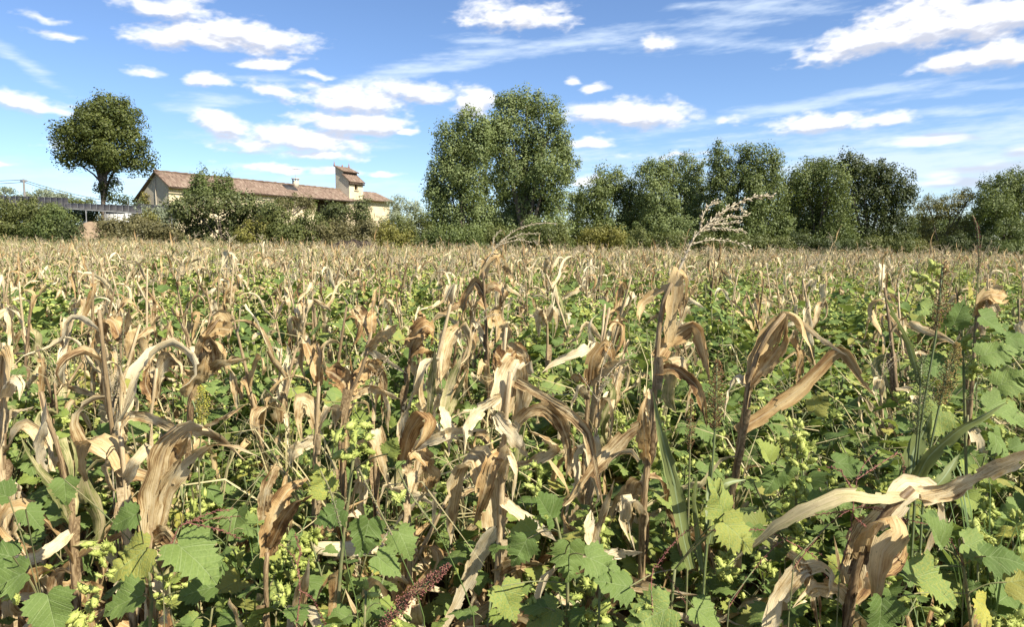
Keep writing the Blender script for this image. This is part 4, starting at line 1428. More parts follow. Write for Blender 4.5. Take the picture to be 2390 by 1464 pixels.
def dry_path(rg, L, style, n):
    """centre line of a withered leaf that starts at the stalk (origin) and leaves it along +x"""
    t = np.linspace(0, 1, n)
    if style == 'fold':                     # rises, breaks over and hangs
        b = rg.uniform(0.14, 0.42)
        a0, a1 = rg.uniform(50, 82), rg.uniform(-95, -62)
        w = 1 / (1 + np.exp(-(t - b) / rg.uniform(0.006, 0.03)))
        ang = a0 + (a1 - a0) * w
    elif style == 'arch':                   # a wide arch
        a0, a1 = rg.uniform(55, 80), rg.uniform(-85, -40)
        ang = a0 + (a1 - a0) * np.clip(t * 1.15, 0, 1) ** rg.uniform(0.8, 1.5)
    elif style == 'hang':                   # hangs along the stalk
        a0, a1 = rg.uniform(-10, 35), rg.uniform(-96, -80)
        ang = a0 + (a1 - a0) * np.clip(t / 0.22, 0, 1)
        ang = ang + 14 * np.sin(t * 6 + rg.uniform(0, 6))
    elif style == 'curl':                   # rolls back on itself at the end
        b = rg.uniform(0.2, 0.4)
        a0, a1 = rg.uniform(40, 75), rg.uniform(-150, -110)
        ang = np.where(t < b, a0, a0 + (a1 - a0) * ((t - b) / (1 - b)))
    else:                                   # 'up': stiff, upright
        a0, a1 = rg.uniform(66, 84), rg.uniform(35, 75)
        ang = a0 + (a1 - a0) * t ** 2
    for _ in range(3):                      # sharp creases
        ang = ang + rg.normal() * 22 * (t > rg.uniform(.15, .95))
    ang = R(1) * (ang + 8 * np.sin(t * rg.uniform(5, 11) + rg.uniform(0, 6)))
    yaw = rg.normal() * 0.5 * t + 0.25 * np.sin(t * rg.uniform(3, 8))
    ds = L / (n - 1)
    dirs = np.stack([np.cos(ang) * np.cos(yaw), np.cos(ang) * np.sin(yaw), np.sin(ang)], axis=1)
    return np.concatenate([[[0, 0, 0]], np.cumsum(dirs[:-1] * ds, axis=0)])


def dry_leaf(rg, style, n=17, across=6, mat=0, L=None, W=None):
    L = L or rg.uniform(0.28, 0.52)
    W = W or rg.uniform(0.032, 0.064)
    path = dry_path(rg, L, style, n)
    t = np.linspace(0, 1, n)
    curl = rg.uniform(0.2, 0.9) + rg.uniform(0.1, 1.7) * t ** rg.uniform(0.6, 1.6)
    tw = rg.normal() * 1.7 * t ** 1.2 + 0.5 * np.sin(t * rg.uniform(4, 9))
    return ribbon(Geo(), path, W * blade_profile(n, rg.uniform(.4, .7), 0.03, rg.uniform(.2, .45)), (0, 1, 0), tw, curl * (1 if rg.random() < .6 else 1), across, 0.10, rg, mat)


STYLES = ['fold'] * 5 + ['hang'] * 7 + ['arch'] * 2 + ['curl'] * 2 + ['up'] * 2
_rl = np.random.default_rng(21)
LEAVES, LEAVES_LOW = [], []
for k in range(36):
    st_ = STYLES[k % len(STYLES)]
    m_ = [M_DRY, M_DRY, M_DRY, M_DRYO, M_DRY, M_DRYG][k % 6] if k > 5 else M_DRY
    LEAVES.append((st_, dry_leaf(_rl, st_).mesh('maize_leaf', m_, True)))
LEAF_BY = {s: [m for (q, m) in LEAVES if q == s] for s in set(STYLES)}


def maize_stalk_geo(rg, H, curve, n=12, sides=6, sheaths=3):
    g = Geo()
    z = np.linspace(-0.03, H, n)
    path = np.stack([curve[0] * (z / H) ** 2, curve[1] * (z / H) ** 2, z], axis=1)
    r = np.linspace(0.012, 0.006, n) * (1 + 0.22 * (np.arange(n) % 3 == 0))
    tube(g, path, r, sides)
    for k in range(sheaths):                 # withered sheaths wrapped round the stalk, open at the top
        z0 = H * (0.12 + 0.62 * k / max(1, sheaths)) + rg.uniform(-.05, .05)
        zz = z0 + np.linspace(0, rg.uniform(.14, .24), 6)
        pth = np.stack([curve[0] * (zz / H) ** 2, curve[1] * (zz / H) ** 2, zz], axis=1)
        a = rg.uniform(0, 6.28)
        off = np.array([math.cos(a), math.sin(a), 0]) * np.linspace(-0.012, 0.004, 6)[:, None] - 0
        ribbon(g, pth + off, np.array([.055, .06, .065, .07, .075, .05]), (-math.sin(a), math.cos(a), 0), 0.3 * rg.normal(), np.array([2.6, 2.5, 2.3, 2.0, 1.6, 1.2]), 5, 0.06, rg)
    return g


def tassel_geo(rg, L=0.30, nb=6, wind=(0.9, 0.15), droop=0.7, thick=1.0, base=(0, 0, 0), spik=10):
    """dead male flower: a main spike and side branches set with paired spikelets"""
    g = Geo()
    base = np.asarray(base, float)
    w = np.array([wind[0], wind[1], 0])

    def spike(p0, d0, ln, dr, r):
        n = 9
        t = np.linspace(0, 1, n)[:, None]
        dirs = unit(d0 + (w * 0.9 + np.array([0, 0, -1.0]) * dr) * t ** 1.3)
        path = np.concatenate([[p0], p0 + np.cumsum(dirs[:-1] * ln / (n - 1), axis=0)])
        tube(g, path, np.linspace(r, r * .35, n), 4, cap=False)
        T = tangents(path)
        m = max(4, int(spik * ln / 0.2))
        for k in range(m):
            f = 0.18 + 0.8 * (k + rg.uniform(-.2, .2)) / m
            c = np.array([np.interp(f, t[:, 0], path[:, q]) for q in range(3)])
            tt = np.array([np.interp(f, t[:, 0], T[:, q]) for q in range(3)])
            a = unit(np.cross(tt, rg.normal(size=3)))
            dd = unit(tt * 0.85 + a * 0.65)
            b = np.cross(dd, a)
            s, wd = 0.011 * thick * rg.uniform(.8, 1.3), 0.0028 * thick
            c = c + a * r
            v = [c, c + dd * s * .5 + b * wd, c + dd * s, c + dd * s * .5 - b * wd, c + dd * s * .5 + a * wd * 1.2, c + dd * s * .5 - a * wd * 1.2]
            g.add(v, [[0, 1, 4], [1, 2, 4], [2, 3, 4], [3, 0, 4], [1, 0, 5], [2, 1, 5], [3, 2, 5], [0, 3, 5]])
    up = np.array([0.25 * wind[0], 0.25 * wind[1], 1.0])
    spike(base, unit(up), L, droop * 0.9, 0.0026 * thick)
    for k in range(nb):
        h = base + unit(up) * L * (0.08 + 0.25 * k / max(1, nb))
        az = rg.uniform(0, 6.28)
        d0 = unit(np.array([math.cos(az) * .7, math.sin(az) * .7, 1.0]))
        spike(h, d0, L * rg.uniform(.5, .8), droop * rg.uniform(.8, 1.5), 0.0018 * thick)
    return g


def maize_recipe(rg, tall=None):
    """one generic withered plant: stalk mesh, leaf meshes with their places, perhaps a tassel"""
    H = tall or rg.uniform(0.95, 1.35)
    cv = rg.normal(size=2) * 0.09 * H
    stalk = maize_stalk_geo(rg, H, cv).mesh('maize_stalk', M_STALK, True)
    at = lambda z: np.array([cv[0] * (z / H) ** 2, cv[1] * (z / H) ** 2, z])
    lv = []
    n = int(rg.integers(8, 12))
    az = rg.uniform(0, 6.28)
    for k in range(n):
        f = (k + .6) / n
        z = H * (0.12 + 0.86 * f)
        az += math.pi + rg.normal() * 0.45
        pick = rg.random()
        st = 'hang' if pick < (.66 if f < .6 else .36) else ('fold' if pick < .80 else ('arch' if pick < .86 else ('curl' if pick < .93 else 'up')))
        me = LEAF_BY[st][int(rg.integers(len(LEAF_BY[st])))]
        s = rg.uniform(.75, 1.15) * (0.8 + 0.35 * math.sin(math.pi * f))
        lv.append((me, Matrix.Translation(at(z)) @ Matrix.Rotation(az, 4, 'Z') @ Matrix.Rotation(rg.normal() * .15, 4, 'X') @ Matrix.Diagonal((s, s * rg.uniform(.85, 1.15), s, 1)) @ Matrix.Translation((0.008, 0, 0))))
    ts = None
    if rg.random() < .62:
        ts = (tassel_geo(rg, rg.uniform(.2, .32), int(rg.integers(3, 7)), (rg.uniform(.2, 1.0), rg.uniform(-.3, .3)), rg.uniform(.4, 1.1)).mesh('tassel', M_TASSEL), Matrix.Translation(at(H)))
    return dict(H=H, stalk=stalk, leaves=lv, tassel=ts)


def place_maize(rec, name, label, loc, rz, scale, group, lean=(0, 0)):
    o = thing(name, label, 'maize plant', loc, rz, scale, group)
    o.rotation_euler = (lean[0], lean[1], rz)
    link('stalk', rec['stalk'], o)
    for me, M in rec['leaves']:
        link('leaf', me, o, M)
    if rec['tassel']:
        me, M = rec['tassel']
        link('tassel', me, o, M @ Matrix.Rotation(-rz, 4, 'Z'))
    return o


# low-detail plants for the far field
def maize_low(rg):
    H = rg.uniform(0.95, 1.35)
    g = Geo()
    cv = rg.normal(size=2) * 0.09
    z = np.linspace(0, H, 4)
    tube(g, np.stack([cv[0] * (z / H) ** 2, cv[1] * (z / H) ** 2, z], axis=1), np.linspace(.012, .006, 4), 4, mat=0)
    az = rg.uniform(0, 6)
    for k in range(9):
        f = (k + .6) / 9
        az += math.pi + rg.normal() * .5
        st = STYLES[int(rg.integers(len(STYLES)))]
        lf = dry_leaf(rg, st, 9, 2, 0, None, rg.uniform(.036, .064))
        zz = H * (0.15 + .84 * f)
        M = Matrix.Translation((cv[0] * f * f, cv[1] * f * f, zz)) @ Matrix.Rotation(az, 4, 'Z')
        g.merge(lf, M, [1, 1, 1, 2, 3, 3][int(rg.integers(6))])
    if rg.random() < .75:
        g.merge(tassel_geo(rg, rg.uniform(.2, .34), int(rg.integers(3, 6)), (rg.uniform(.3, 1), rg.uniform(-.3, .3)), rg.uniform(.4, 1.0), 1.6, (cv[0], cv[1], H), 4), None, 4)
    return g.mesh('far_maize', [M_STALK, M_DRY, M_DRYO, M_DRYG, M_TASSEL], True)


# ------------------------------------------------------------------ cocklebur weeds
def cockle_outline(rg, teeth=True):
    half = np.array([[0.0, 0.0], [0.06, -0.07], [0.17, -0.13], [0.29, -0.11], [0.34, -0.05], [0.42, -0.03], [0.44, 0.05], [0.52, 0.10], [0.50, 0.18], [0.535, 0.26], [0.455, 0.30], [0.43, 0.37],
                     [0.455, 0.45], [0.385, 0.48], [0.385, 0.57], [0.31, 0.60], [0.295, 0.70], [0.215, 0.735], [0.19, 0.83], [0.11, 0.87], [0.075, 0.95], [0.0, 1.0]])
    if teeth:                                # deepen the notches between the teeth
        for i_ in (4, 6, 8, 10, 11, 13, 15, 17, 19):
            half[i_, 0] *= .88
        half[:, 0] *= 1.05
    if not teeth:
        half = half[[0, 2, 5, 9, 11, 14, 17, 21]]
    half = half * (1 + rg.normal(size=half.shape) * (0.05 if teeth else 0.03))
    half[0] = (0, 0)
    half[-1] = (0, 1)
    return half


def cockle_leaf(rg, teeth=True, mid=True):
    """a broad, lobed and toothed blade: base at the origin, tip at +y, upper side +z, one unit long"""
    g = Geo()
    fold, droop, side = rg.uniform(.10, .42), rg.uniform(.05, .5), rg.uniform(0, .5)
    ph = rg.uniform(0, 6.28, 3)

    def shape(p):
        x, y = p[:, 0], p[:, 1]
        z = fold * np.abs(x) - side * x * x * 2.2 - droop * np.clip(y, 0, 1) ** 2 * .6 + 0.035 * np.sin(9 * y + ph[0]) * np.abs(x) * 3 + 0.03 * np.sin(7 * x + 5 * y + ph[1])
        return np.stack([x, y, z], axis=1)
    for sgn in (1, -1):
        h = cockle_outline(rg, teeth)
        n = len(h)
        rib = np.stack([np.zeros(n), np.clip(h[:, 1] * 0.82 + 0.05, 0, 1)], axis=1)
        rib[0] = (0, 0)
        rib[-1] = (0, 1)
        rows = [rib, rib * .5 + h * .5, h] if mid else [rib, h]
        V = np.concatenate(rows) * np.array([sgn, 1])
        uv = V + np.array([0.5, 0])
        F = []
        for r in range(len(rows) - 1):
            a = r * n + np.arange(n - 1)
            q = np.stack([a, a + n, a + n + 1, a + 1], axis=1)
            F.append(q if sgn > 0 else q[:, ::-1])
        g.add(shape(V), np.concatenate(F), uv)
    return g


_rw = np.random.default_rng(33)
W_GEO = [cockle_leaf(_rw) for _ in range(8)]
W_LEAF = [g_.mesh('cocklebur_leaf', M_WEED, True) for g_ in W_GEO]
W_YOUNG = [g_.mesh('young_cocklebur_leaf', M_WEED_YOUNG, True) for g_ in W_GEO[:4]]
W_LOW = [cockle_leaf(_rw, False, False) for _ in range(6)]


def bur_geo(rg, n=6, spread=0.02, spikes=26, rings=4):
    """a tight cluster of hooked burs: spiny egg shapes with two beaks"""
    g = Geo()
    for k in range(n):
        d = unit(rg.normal(size=3) + np.array([0, 0, .6]))
        c = d * spread * rg.uniform(.5, 1.1) + np.array([0, 0, spread * .9 * (k / n - .5)])
        ax = unit(d + rg.normal(size=3) * .35)
        b = unit(np.cross(ax, (0.3, 0.9, .1)))
        e = np.cross(ax, b)
        ln, rd = rg.uniform(.010, .0135), rg.uniform(.0052, .007)
        th = np.linspace(0, np.pi, rings + 2)[1:-1]
        pts = [c - ax * ln]
        sd = 6
        for t_ in th:
            for a in np.arange(sd) * 2 * np.pi / sd:
                pts.append(c - ax * ln * math.cos(t_) + rd * math.sin(t_) * (b * math.cos(a) + e * math.sin(a)))
        pts.append(c + ax * ln * 1.25)
        F3, F4 = [], []
        for a in range(sd):
            F3.append([0, 1 + (a + 1) % sd, 1 + a])
            for r in range(rings - 1):
                F4.append([1 + r * sd + a, 1 + r * sd + (a + 1) % sd, 1 + (r + 1) * sd + (a + 1) % sd, 1 + (r + 1) * sd + a])
            F3.append([len(pts) - 1, 1 + (rings - 1) * sd + a, 1 + (rings - 1) * sd + (a + 1) % sd])
        g.add(pts, F3)
        g.f.append(np.array(F4) + g.n - len(pts))
        g.m.append(np.zeros(len(F4), dtype=np.int32))
        for s in range(spikes):
            u = unit(rg.normal(size=3))
            p = c + ax * ln * (u @ ax) + rd * (u - ax * (u @ ax))
            o = unit(p - c)
            q = unit(np.cross(o, rg.normal(size=3))) * .0011
            g.add([p - q, p + q, p + o * rg.uniform(.0035, .0065)], [[0, 1, 2]])
    return g


_rb = np.random.default_rng(44)
BURS = [bur_geo(_rb, int(_rb.integers(4, 9)), _rb.uniform(.012, .024)).mesh('bur_cluster', M_BUR) for _ in range(8)]
BUR_LOW = [bur_geo(_rb, 3, .03, 0, 2) for _ in range(3)]


def weed_recipe(rg, H=None):
    """branched cocklebur: stems and leaf stalks in one mesh, leaves and bur clusters listed with their places"""
    H = H or rg.uniform(.62, .92)
    st = Geo()
    lv, br = [], []
    cv = rg.normal(size=2) * .08
    axes = []
    z = np.linspace(-.03, H, 9)
    main = np.stack([cv[0] * (z / H) ** 2 + .01 * np.sin(z * 14), cv[1] * (z / H) ** 2, z], axis=1)
    axes.append((main, .007))
    for k in range(int(rg.integers(3, 6))):
        h0 = rg.uniform(.25, .7) * H
        az = rg.uniform(0, 6.28)
        ln = rg.uniform(.18, .36)
        p0 = np.array([np.interp(h0, z, main[:, 0]), np.interp(h0, z, main[:, 1]), h0])
        d = np.array([math.cos(az), math.sin(az), 0])
        axes.append((spline([p0, p0 + d * ln * .45 + np.array([0, 0, ln * .45]), p0 + d * ln * .75 + np.array([0, 0, ln])], 7), .0045))
    for ai, (pth, r) in enumerate(axes):
        tube(st, pth, np.linspace(r, r * .5, len(pth)), 5)
        n = 13 if ai == 0 else 6
        az = rg.uniform(0, 6.28)
        for k in range(n):
            f = (0.36 + .64 * (k + .5) / n) if ai == 0 else (.3 + .7 * (k + .5) / n)
            p = np.array([np.interp(f, np.linspace(0, 1, len(pth)), pth[:, q]) for q in range(3)])
            az += 2.4 + rg.normal() * .3
            young = f > .93
            sz = rg.uniform(.066, .118) * (1.0 if f < .8 else .75) * (.55 if young else 1)
            pl = sz * rg.uniform(.55, .95)
            el = rg.uniform(.25, .9) + (.3 if young else 0)
            d = np.array([math.cos(az) * math.cos(el), math.sin(az) * math.cos(el), math.sin(el)])
            e = p + d * pl
            tube(st, spline([p, (p + e) / 2 + np.array([0, 0, .012]), e], 4), [.0022, .0018, .0016, .0014], 4, cap=False)
            pitch = rg.uniform(-.75, .15) + (.6 if young else 0)
            M = Matrix.Translation(e) @ Matrix.Rotation(az - math.pi / 2, 4, 'Z') @ Matrix.Rotation(pitch, 4, 'X') @ Matrix.Rotation(rg.normal() * .35, 4, 'Y') @ Matrix.Diagonal((sz * 1.02, sz, sz, 1))
            pool_ = W_YOUNG if young or rg.random() < .12 else W_LEAF
            lv.append((pool_[int(rg.integers(len(pool_)))], M, bool(young)))
            if rg.random() < (.12 if f > .45 else .02):
                br.append((int(rg.integers(len(BURS))), Matrix.Translation(p + np.array([rg.normal() * .008, rg.normal() * .008, .012])) @ Euler(rg.uniform(0, 6, 3)).to_matrix().to_4x4() @ Matrix.Diagonal((*((rg.uniform(1.1, 1.9),) * 3), 1))))
        if rg.random() < (.55 if ai == 0 else .2):      # burs crowd up the end of the shoot
            nb_ = int(rg.integers(2, 6)) if ai == 0 else int(rg.integers(1, 3))
            for k in range(nb_):
                c_ = pth[-1] + np.array([rg.normal() * .01, rg.normal() * .01, .015 - .032 * k])
                br.append((int(rg.integers(len(BURS))), Matrix.Translation(c_) @ Euler(rg.uniform(0, 6, 3)).to_matrix().to_4x4() @ Matrix.Diagonal((*((rg.uniform(1.2, 1.8),) * 3), 1))))
    return dict(H=H, stem=st, leaves=lv, burs=br)


def geo_of(me):
    return me['src']


def weed_mesh(rec, rg, low=False):
    """all leaves of a weed in one mesh (weeds too far off to pick their leaves apart)"""
    g = Geo()
    for me, M, y in rec['leaves']:
        if low and rg.random() < .25:
            continue
        src = W_LOW[int(rg.integers(len(W_LOW)))] if low else W_GEO[int(rg.integers(len(W_GEO)))]
        g.merge(src, M, 1 if y or rg.random() < .12 else 0)
    return g


def place_weed(rec, name, label, loc, rz, scale, group, split=True):
    o = thing(name, label, 'weed', loc, rz, scale, group)
    link('stem', rec['stem_me'], o)
    if split:
        for me, M, y in rec['leaves']:
            link('leaf', me, o, M)
    else:
        tag(link('foliage', rec['foliage_me'], o), kind='stuff')
    if split:
        for b, M in rec['burs']:
            tag(link('bur_cluster', BURS[b], o, M), kind='stuff')
    else:
        tag(link('burs', rec['bur_me'], o), kind='stuff')
    return o


def finish_weed(rec, rg):
    rec['stem_me'] = rec['stem'].mesh('cocklebur_stem', M_WSTEM, True)
    rec['foliage_me'] = weed_mesh(rec, rg).mesh('cocklebur_foliage', [M_WEED, M_WEED_YOUNG], True)
    g = Geo()
    for b, M in rec['burs']:
        g.merge(BUR_LOW[b % 3], M, 0)
    if not rec['burs']:
        g.merge(BUR_LOW[0], Matrix.Translation((0, 0, rec['H'])), 0)
    rec['bur_me'] = g.mesh('burs', M_BUR)
    return rec


def weed_low_mesh(rg):
    rec = weed_recipe(rg)
    g = weed_mesh(rec, rg, True)
    for b, M in rec['burs']:
        g.merge(BUR_LOW[b % 3], M, 2)
    return g.mesh('far_weed', [M_WEED, M_WEED_YOUNG, M_BUR], True)


def grass_tuft_geo(rg, n=26, h=0.45, r=0.06, w=0.004, across=1, bend=.5, seg=6):
    g = Geo()
    for k in range(n):
        az = rg.uniform(0, 6.28)
        hh = h * rg.uniform(.5, 1.15)
        b = np.array([math.cos(az), math.sin(az), 0])
        p0 = b * r * rg.uniform(0, 1)
        q = bend * rg.uniform(.3, 1.4)
        path = spline([p0, p0 + b * hh * .12 * q + np.array([0, 0, hh * .5]), p0 + b * hh * .45 * q + np.array([0, 0, hh * .88]), p0 + b * hh * .85 * q + np.array([0, 0, hh * (1 - .35 * q)])], seg)
        ribbon(g, path, w * blade_profile(seg, .8, .05, .3), np.cross(b, (0, 0, 1)), rg.normal() * .6, .5, across)
    return g


# ------------------------------------------------------------------ scattering
def points_object(name, pts, coll, label):
    """kind stuff: far plants instanced from a few meshes; pts = (x, y, z, rx, ry, rz, scale, index)"""
    pts = np.asarray(pts, float)
    me = bpy.data.meshes.new(name)
    me.vertices.add(len(pts))
    me.vertices.foreach_set('co', pts[:, :3].astype(np.float32).ravel())
    a = me.attributes.new('turn', 'FLOAT_VECTOR', 'POINT')
    a.data.foreach_set('vector', pts[:, 3:6].astype(np.float32).ravel())
    a = me.attributes.new('size', 'FLOAT', 'POINT')
    a.data.foreach_set('value', pts[:, 6].astype(np.float32))
    a = me.attributes.new('pick', 'INT', 'POINT')
    a.data.foreach_set('value', pts[:, 7].astype(np.int32))
    o = link(name, me)
    ng = bpy.data.node_groups.new(name + '_scatter', 'GeometryNodeTree')
    ng.interface.new_socket('Geometry', in_out='INPUT', socket_type='NodeSocketGeometry')
    ng.interface.new_socket('Geometry', in_out='OUTPUT', socket_type='NodeSocketGeometry')
    N, L = ng.nodes, ng.links
    gi, go = N.new('NodeGroupInput'), N.new('NodeGroupOutput')
    ci = N.new('GeometryNodeCollectionInfo')
    ci.inputs['Collection'].default_value = coll
    ci.inputs['Separate Children'].default_value = True
    ci.inputs['Reset Children'].default_value = True
    ip = N.new('GeometryNodeInstanceOnPoints')
    ip.inputs['Pick Instance'].default_value = True

    def attr(nm, typ):
        x = N.new('GeometryNodeInputNamedAttribute')
        x.data_type = typ
        x.inputs['Name'].default_value = nm
        return next(s for s in x.outputs if s.enabled and s.name == 'Attribute')
    L.new(gi.outputs[0], ip.inputs['Points'])
    L.new(ci.outputs[0], ip.inputs['Instance'])
    L.new(attr('pick', 'INT'), ip.inputs['Instance Index'])
    er = N.new('FunctionNodeEulerToRotation')
    L.new(attr('turn', 'FLOAT_VECTOR'), er.inputs[0])
    L.new(er.outputs[0], ip.inputs['Rotation'])
    L.new(attr('size', 'FLOAT'), ip.inputs['Scale'])
    L.new(ip.outputs[0], go.inputs[0])
    md = o.modifiers.new('scatter', 'NODES')
    md.node_group = ng
    tag(o, label, None, None, 'stuff')
    return o


def proto_collection(name, meshes):
    c = bpy.data.collections.new(name)
    for i, m in enumerate(meshes):
        c.objects.link(bpy.data.objects.new('%s_%02d' % (name, i), m))
    return c


# ------------------------------------------------------------------ the plants one can tell apart in the foreground
HERO_SPOTS = []
_rh = np.random.default_rng(99)
T_, O_, G_ = 'T', 'O', 'G'
HMAT = {'T': M_DRY, 'O': M_DRYO, 'G': M_DRYG, 'S': M_SORGHUM}


def px_path(pts, d, rg, swing=0.16, n=22):
    """photo points (x, y[, extra depth]) at distance d; the free end swings nearer or farther so that the leaf is not flat"""
    m = len(pts)
    sw = rg.uniform(-1, 1) * swing
    bow = rg.uniform(-.5, .5) * swing
    out = []
    for i, p in enumerate(pts):
        t = i / max(1, m - 1)
        out.append(P(p[0], p[1], d + (p[2] if len(p) > 2 else 0) + sw * t ** 1.5 + bow * math.sin(math.pi * t)))
    return spline(out, n, .55)


def px_leaf(pts, wpx, d, base, mat, rg, roll=None, curl=None, prof=None, name='maize_leaf', ripple=.09, swing=.16):
    n = 24
    path = px_path(pts, d, rg, swing, n) - base
    T0 = unit(path[1] - path[0])
    view = unit(path[0] + base - np.array([0, 0, EYE]))
    side = np.cross(T0, view)
    roll = rg.choice([-1, 1]) * rg.uniform(.35, .75) if roll is None else roll
    t = np.linspace(0, 1, n)
    w = wpx * d / F_PX / max(.6, math.cos(roll)) * .77
    tw = roll + rg.normal() * .5 * t + .25 * np.sin(t * rg.uniform(3, 8) + rg.uniform(0, 6))
    cu = rg.uniform(.15, .55) + rg.uniform(0, .9) * t ** 1.5 if curl is None else np.full(n, curl)
    pr = blade_profile(n, *(prof or (rg.uniform(.55, .8), .04, rg.uniform(.25, .45))))
    return ribbon(Geo(), path, w * pr, side, tw, cu, 8, ripple, rg).mesh(name, HMAT[mat], True)


def hero_maize(label, d, stalk, leaves, tassel=None, rad=.011, fill=5, name='maize_plant', cat='maize plant', group='maize plants', stalk_mat=None):
    rg = _rh
    p0 = P(stalk[0][0], stalk[0][1], d)
    base = np.array([p0[0], d, gz(p0[0], d)])
    HERO_SPOTS.append((base[0], base[1]))
    root = thing(name, label, cat, base, 0, 1, group)
    pts = [np.array([0, 0, -.02])] + [P(x, y, d) - base for x, y in stalk]
    path = spline(pts, 18)
    g = Geo()
    tube(g, path, np.linspace(rad * 1.1, rad * .55, 18) * (1 + .18 * (np.arange(18) % 4 == 0)), 7)
    for k in range(3 if stalk_mat is None else 0):              # sheaths
        i0 = 2 + 4 * k
        seg = path[i0:i0 + 5]
        if len(seg) < 5:
            continue
        a = rg.uniform(0, 6.28)
        sd = np.array([math.cos(a), math.sin(a), 0])
        ribbon(g, spline(list(seg), 8) + np.cross(sd, (0, 0, 1)) * .004, np.linspace(.045, .07, 8), sd, .4, np.linspace(2.6, 1.5, 8), 6, .05, rg)
    link('stalk', g.mesh('maize_stalk', stalk_mat or M_STALK, True), root)
    for lf in leaves:
        pts_, w, m = lf[:3]
        kw = lf[3] if len(lf) > 3 else {}
        link('leaf', px_leaf(pts_, w, d, base, m, rg, **kw), root)
    L = path[-1][2]
    for k in range(fill):
        z = L * rg.uniform(.2, .65)
        p = np.array([np.interp(z, path[:, 2], path[:, q]) for q in range(3)])
        st = ['hang', 'fold', 'hang', 'curl'][k % 4]
        me = LEAF_BY[st][int(rg.integers(len(LEAF_BY[st])))]
        link('leaf', me, root, Matrix.Translation(p) @ Matrix.Rotation(rg.uniform(0, 6.28), 4, 'Z'))
    if tassel:
        g = Geo()
        for pts_, r, sp in tassel:
            px_spike(g, [P(x, y, d) - base for x, y in pts_], r * d / F_PX * .75, int(sp * 1.25), rg, .015, .0028)
        link('tassel', g.mesh('tassel', M_TASSEL_PALE), root)
    return root


def px_spike(g, pts, r, sp, rg, ln=0.016, wd=.0030, mat=0):
    """a flower branch with spikelets standing off it"""
    n = 14
    path = spline(pts, n)
    tube(g, path, np.linspace(r, r * .4, n), 5, mat, cap=False)
    T = tangents(path)
    t = np.linspace(0, 1, n)
    for k in range(sp):
        f = .1 + .9 * (k + rg.uniform(-.3, .3)) / sp
        c = np.array([np.interp(f, t, path[:, q]) for q in range(3)])
        tt = np.array([np.interp(f, t, T[:, q]) for q in range(3)])
        a = unit(np.cross(tt, rg.normal(size=3)))
        dd = unit(tt * .9 + a * .55)
        b = np.cross(dd, a)
        s = ln * rg.uniform(.7, 1.3)
        c = c + a * r * .6
        v = [c, c + dd * s * .5 + b * wd, c + dd * s, c + dd * s * .5 - b * wd, c + dd * s * .5 + a * wd, c + dd * s * .5 - a * wd]
        g.add(v, [[0, 1, 4], [1, 2, 4], [2, 3, 4], [3, 0, 4], [1, 0, 5], [2, 1, 5], [3, 2, 5], [0, 3, 5]], None, mat)


GM = 'maize plants told apart in the foreground'
hero_maize('tall maize plant with large white feathery tassel rising above the tree line', 2.35,
           [(1500, 1230), (1508, 1120), (1525, 951), (1535, 813), (1546, 715), (1580, 640)],
           [([(1560, 800), (1570, 720), (1584, 634), (1602, 650), (1600, 700), (1582, 770)], 46, O_, {'roll': .3, 'prof': (.7, .1, .3)}),
            ([(1568, 665), (1530, 684), (1500, 708), (1490, 735), (1493, 755)], 30, O_, {'roll': .2}),
            ([(1531, 838), (1560, 800), (1590, 774), (1616, 758), (1632, 776), (1643, 815), (1652, 860), (1658, 898)], 56, O_, {'roll': .3, 'prof': (.9, .1, .3)}),
            ([(1550, 720), (1566, 700), (1582, 690), (1592, 705), (1590, 745)], 30, T_),
            ([(1535, 840), (1556, 850), (1562, 890), (1558, 930), (1578, 965)], 40, G_),
            ([(1535, 850), (1590, 852), (1610, 895), (1606, 935), (1598, 975)], 46, T_),
            ([(1510, 1080), (1504, 1010), (1500, 960), (1512, 915)], 42, O_),
            ([(1512, 985), (1470, 1010), (1425, 1055), (1380, 1100), (1335, 1160), (1300, 1195)], 46, T_, {'roll': .45}),
            ([(1530, 870), (1575, 860), (1625, 900), (1640, 950), (1650, 1000)], 34, O_),
            ([(1505, 1150), (1480, 1140), (1440, 1180), (1420, 1240)], 44, O_)],
           [([(1580, 640), (1600, 598), (1619, 556), (1647, 528), (1694, 490), (1757, 461), (1806, 458)], 4.2, 70),
            ([(1634, 535), (1640, 505), (1657, 478), (1676, 469)], 2.6, 22), ([(1660, 516), (1695, 492), (1725, 485), (1737, 499)], 2.4, 22),
            ([(1645, 528), (1700, 508), (1745, 504)], 2.4, 22), ([(1645, 530), (1690, 521), (1728, 520)], 2.2, 18),
            ([(1634, 540), (1678, 532), (1712, 536), (1740, 540)], 2.2, 20), ([(1613, 572), (1640, 563), (1675, 560), (1715, 566), (1753, 576)], 2.0, 24)], rad=.0135, group=GM)
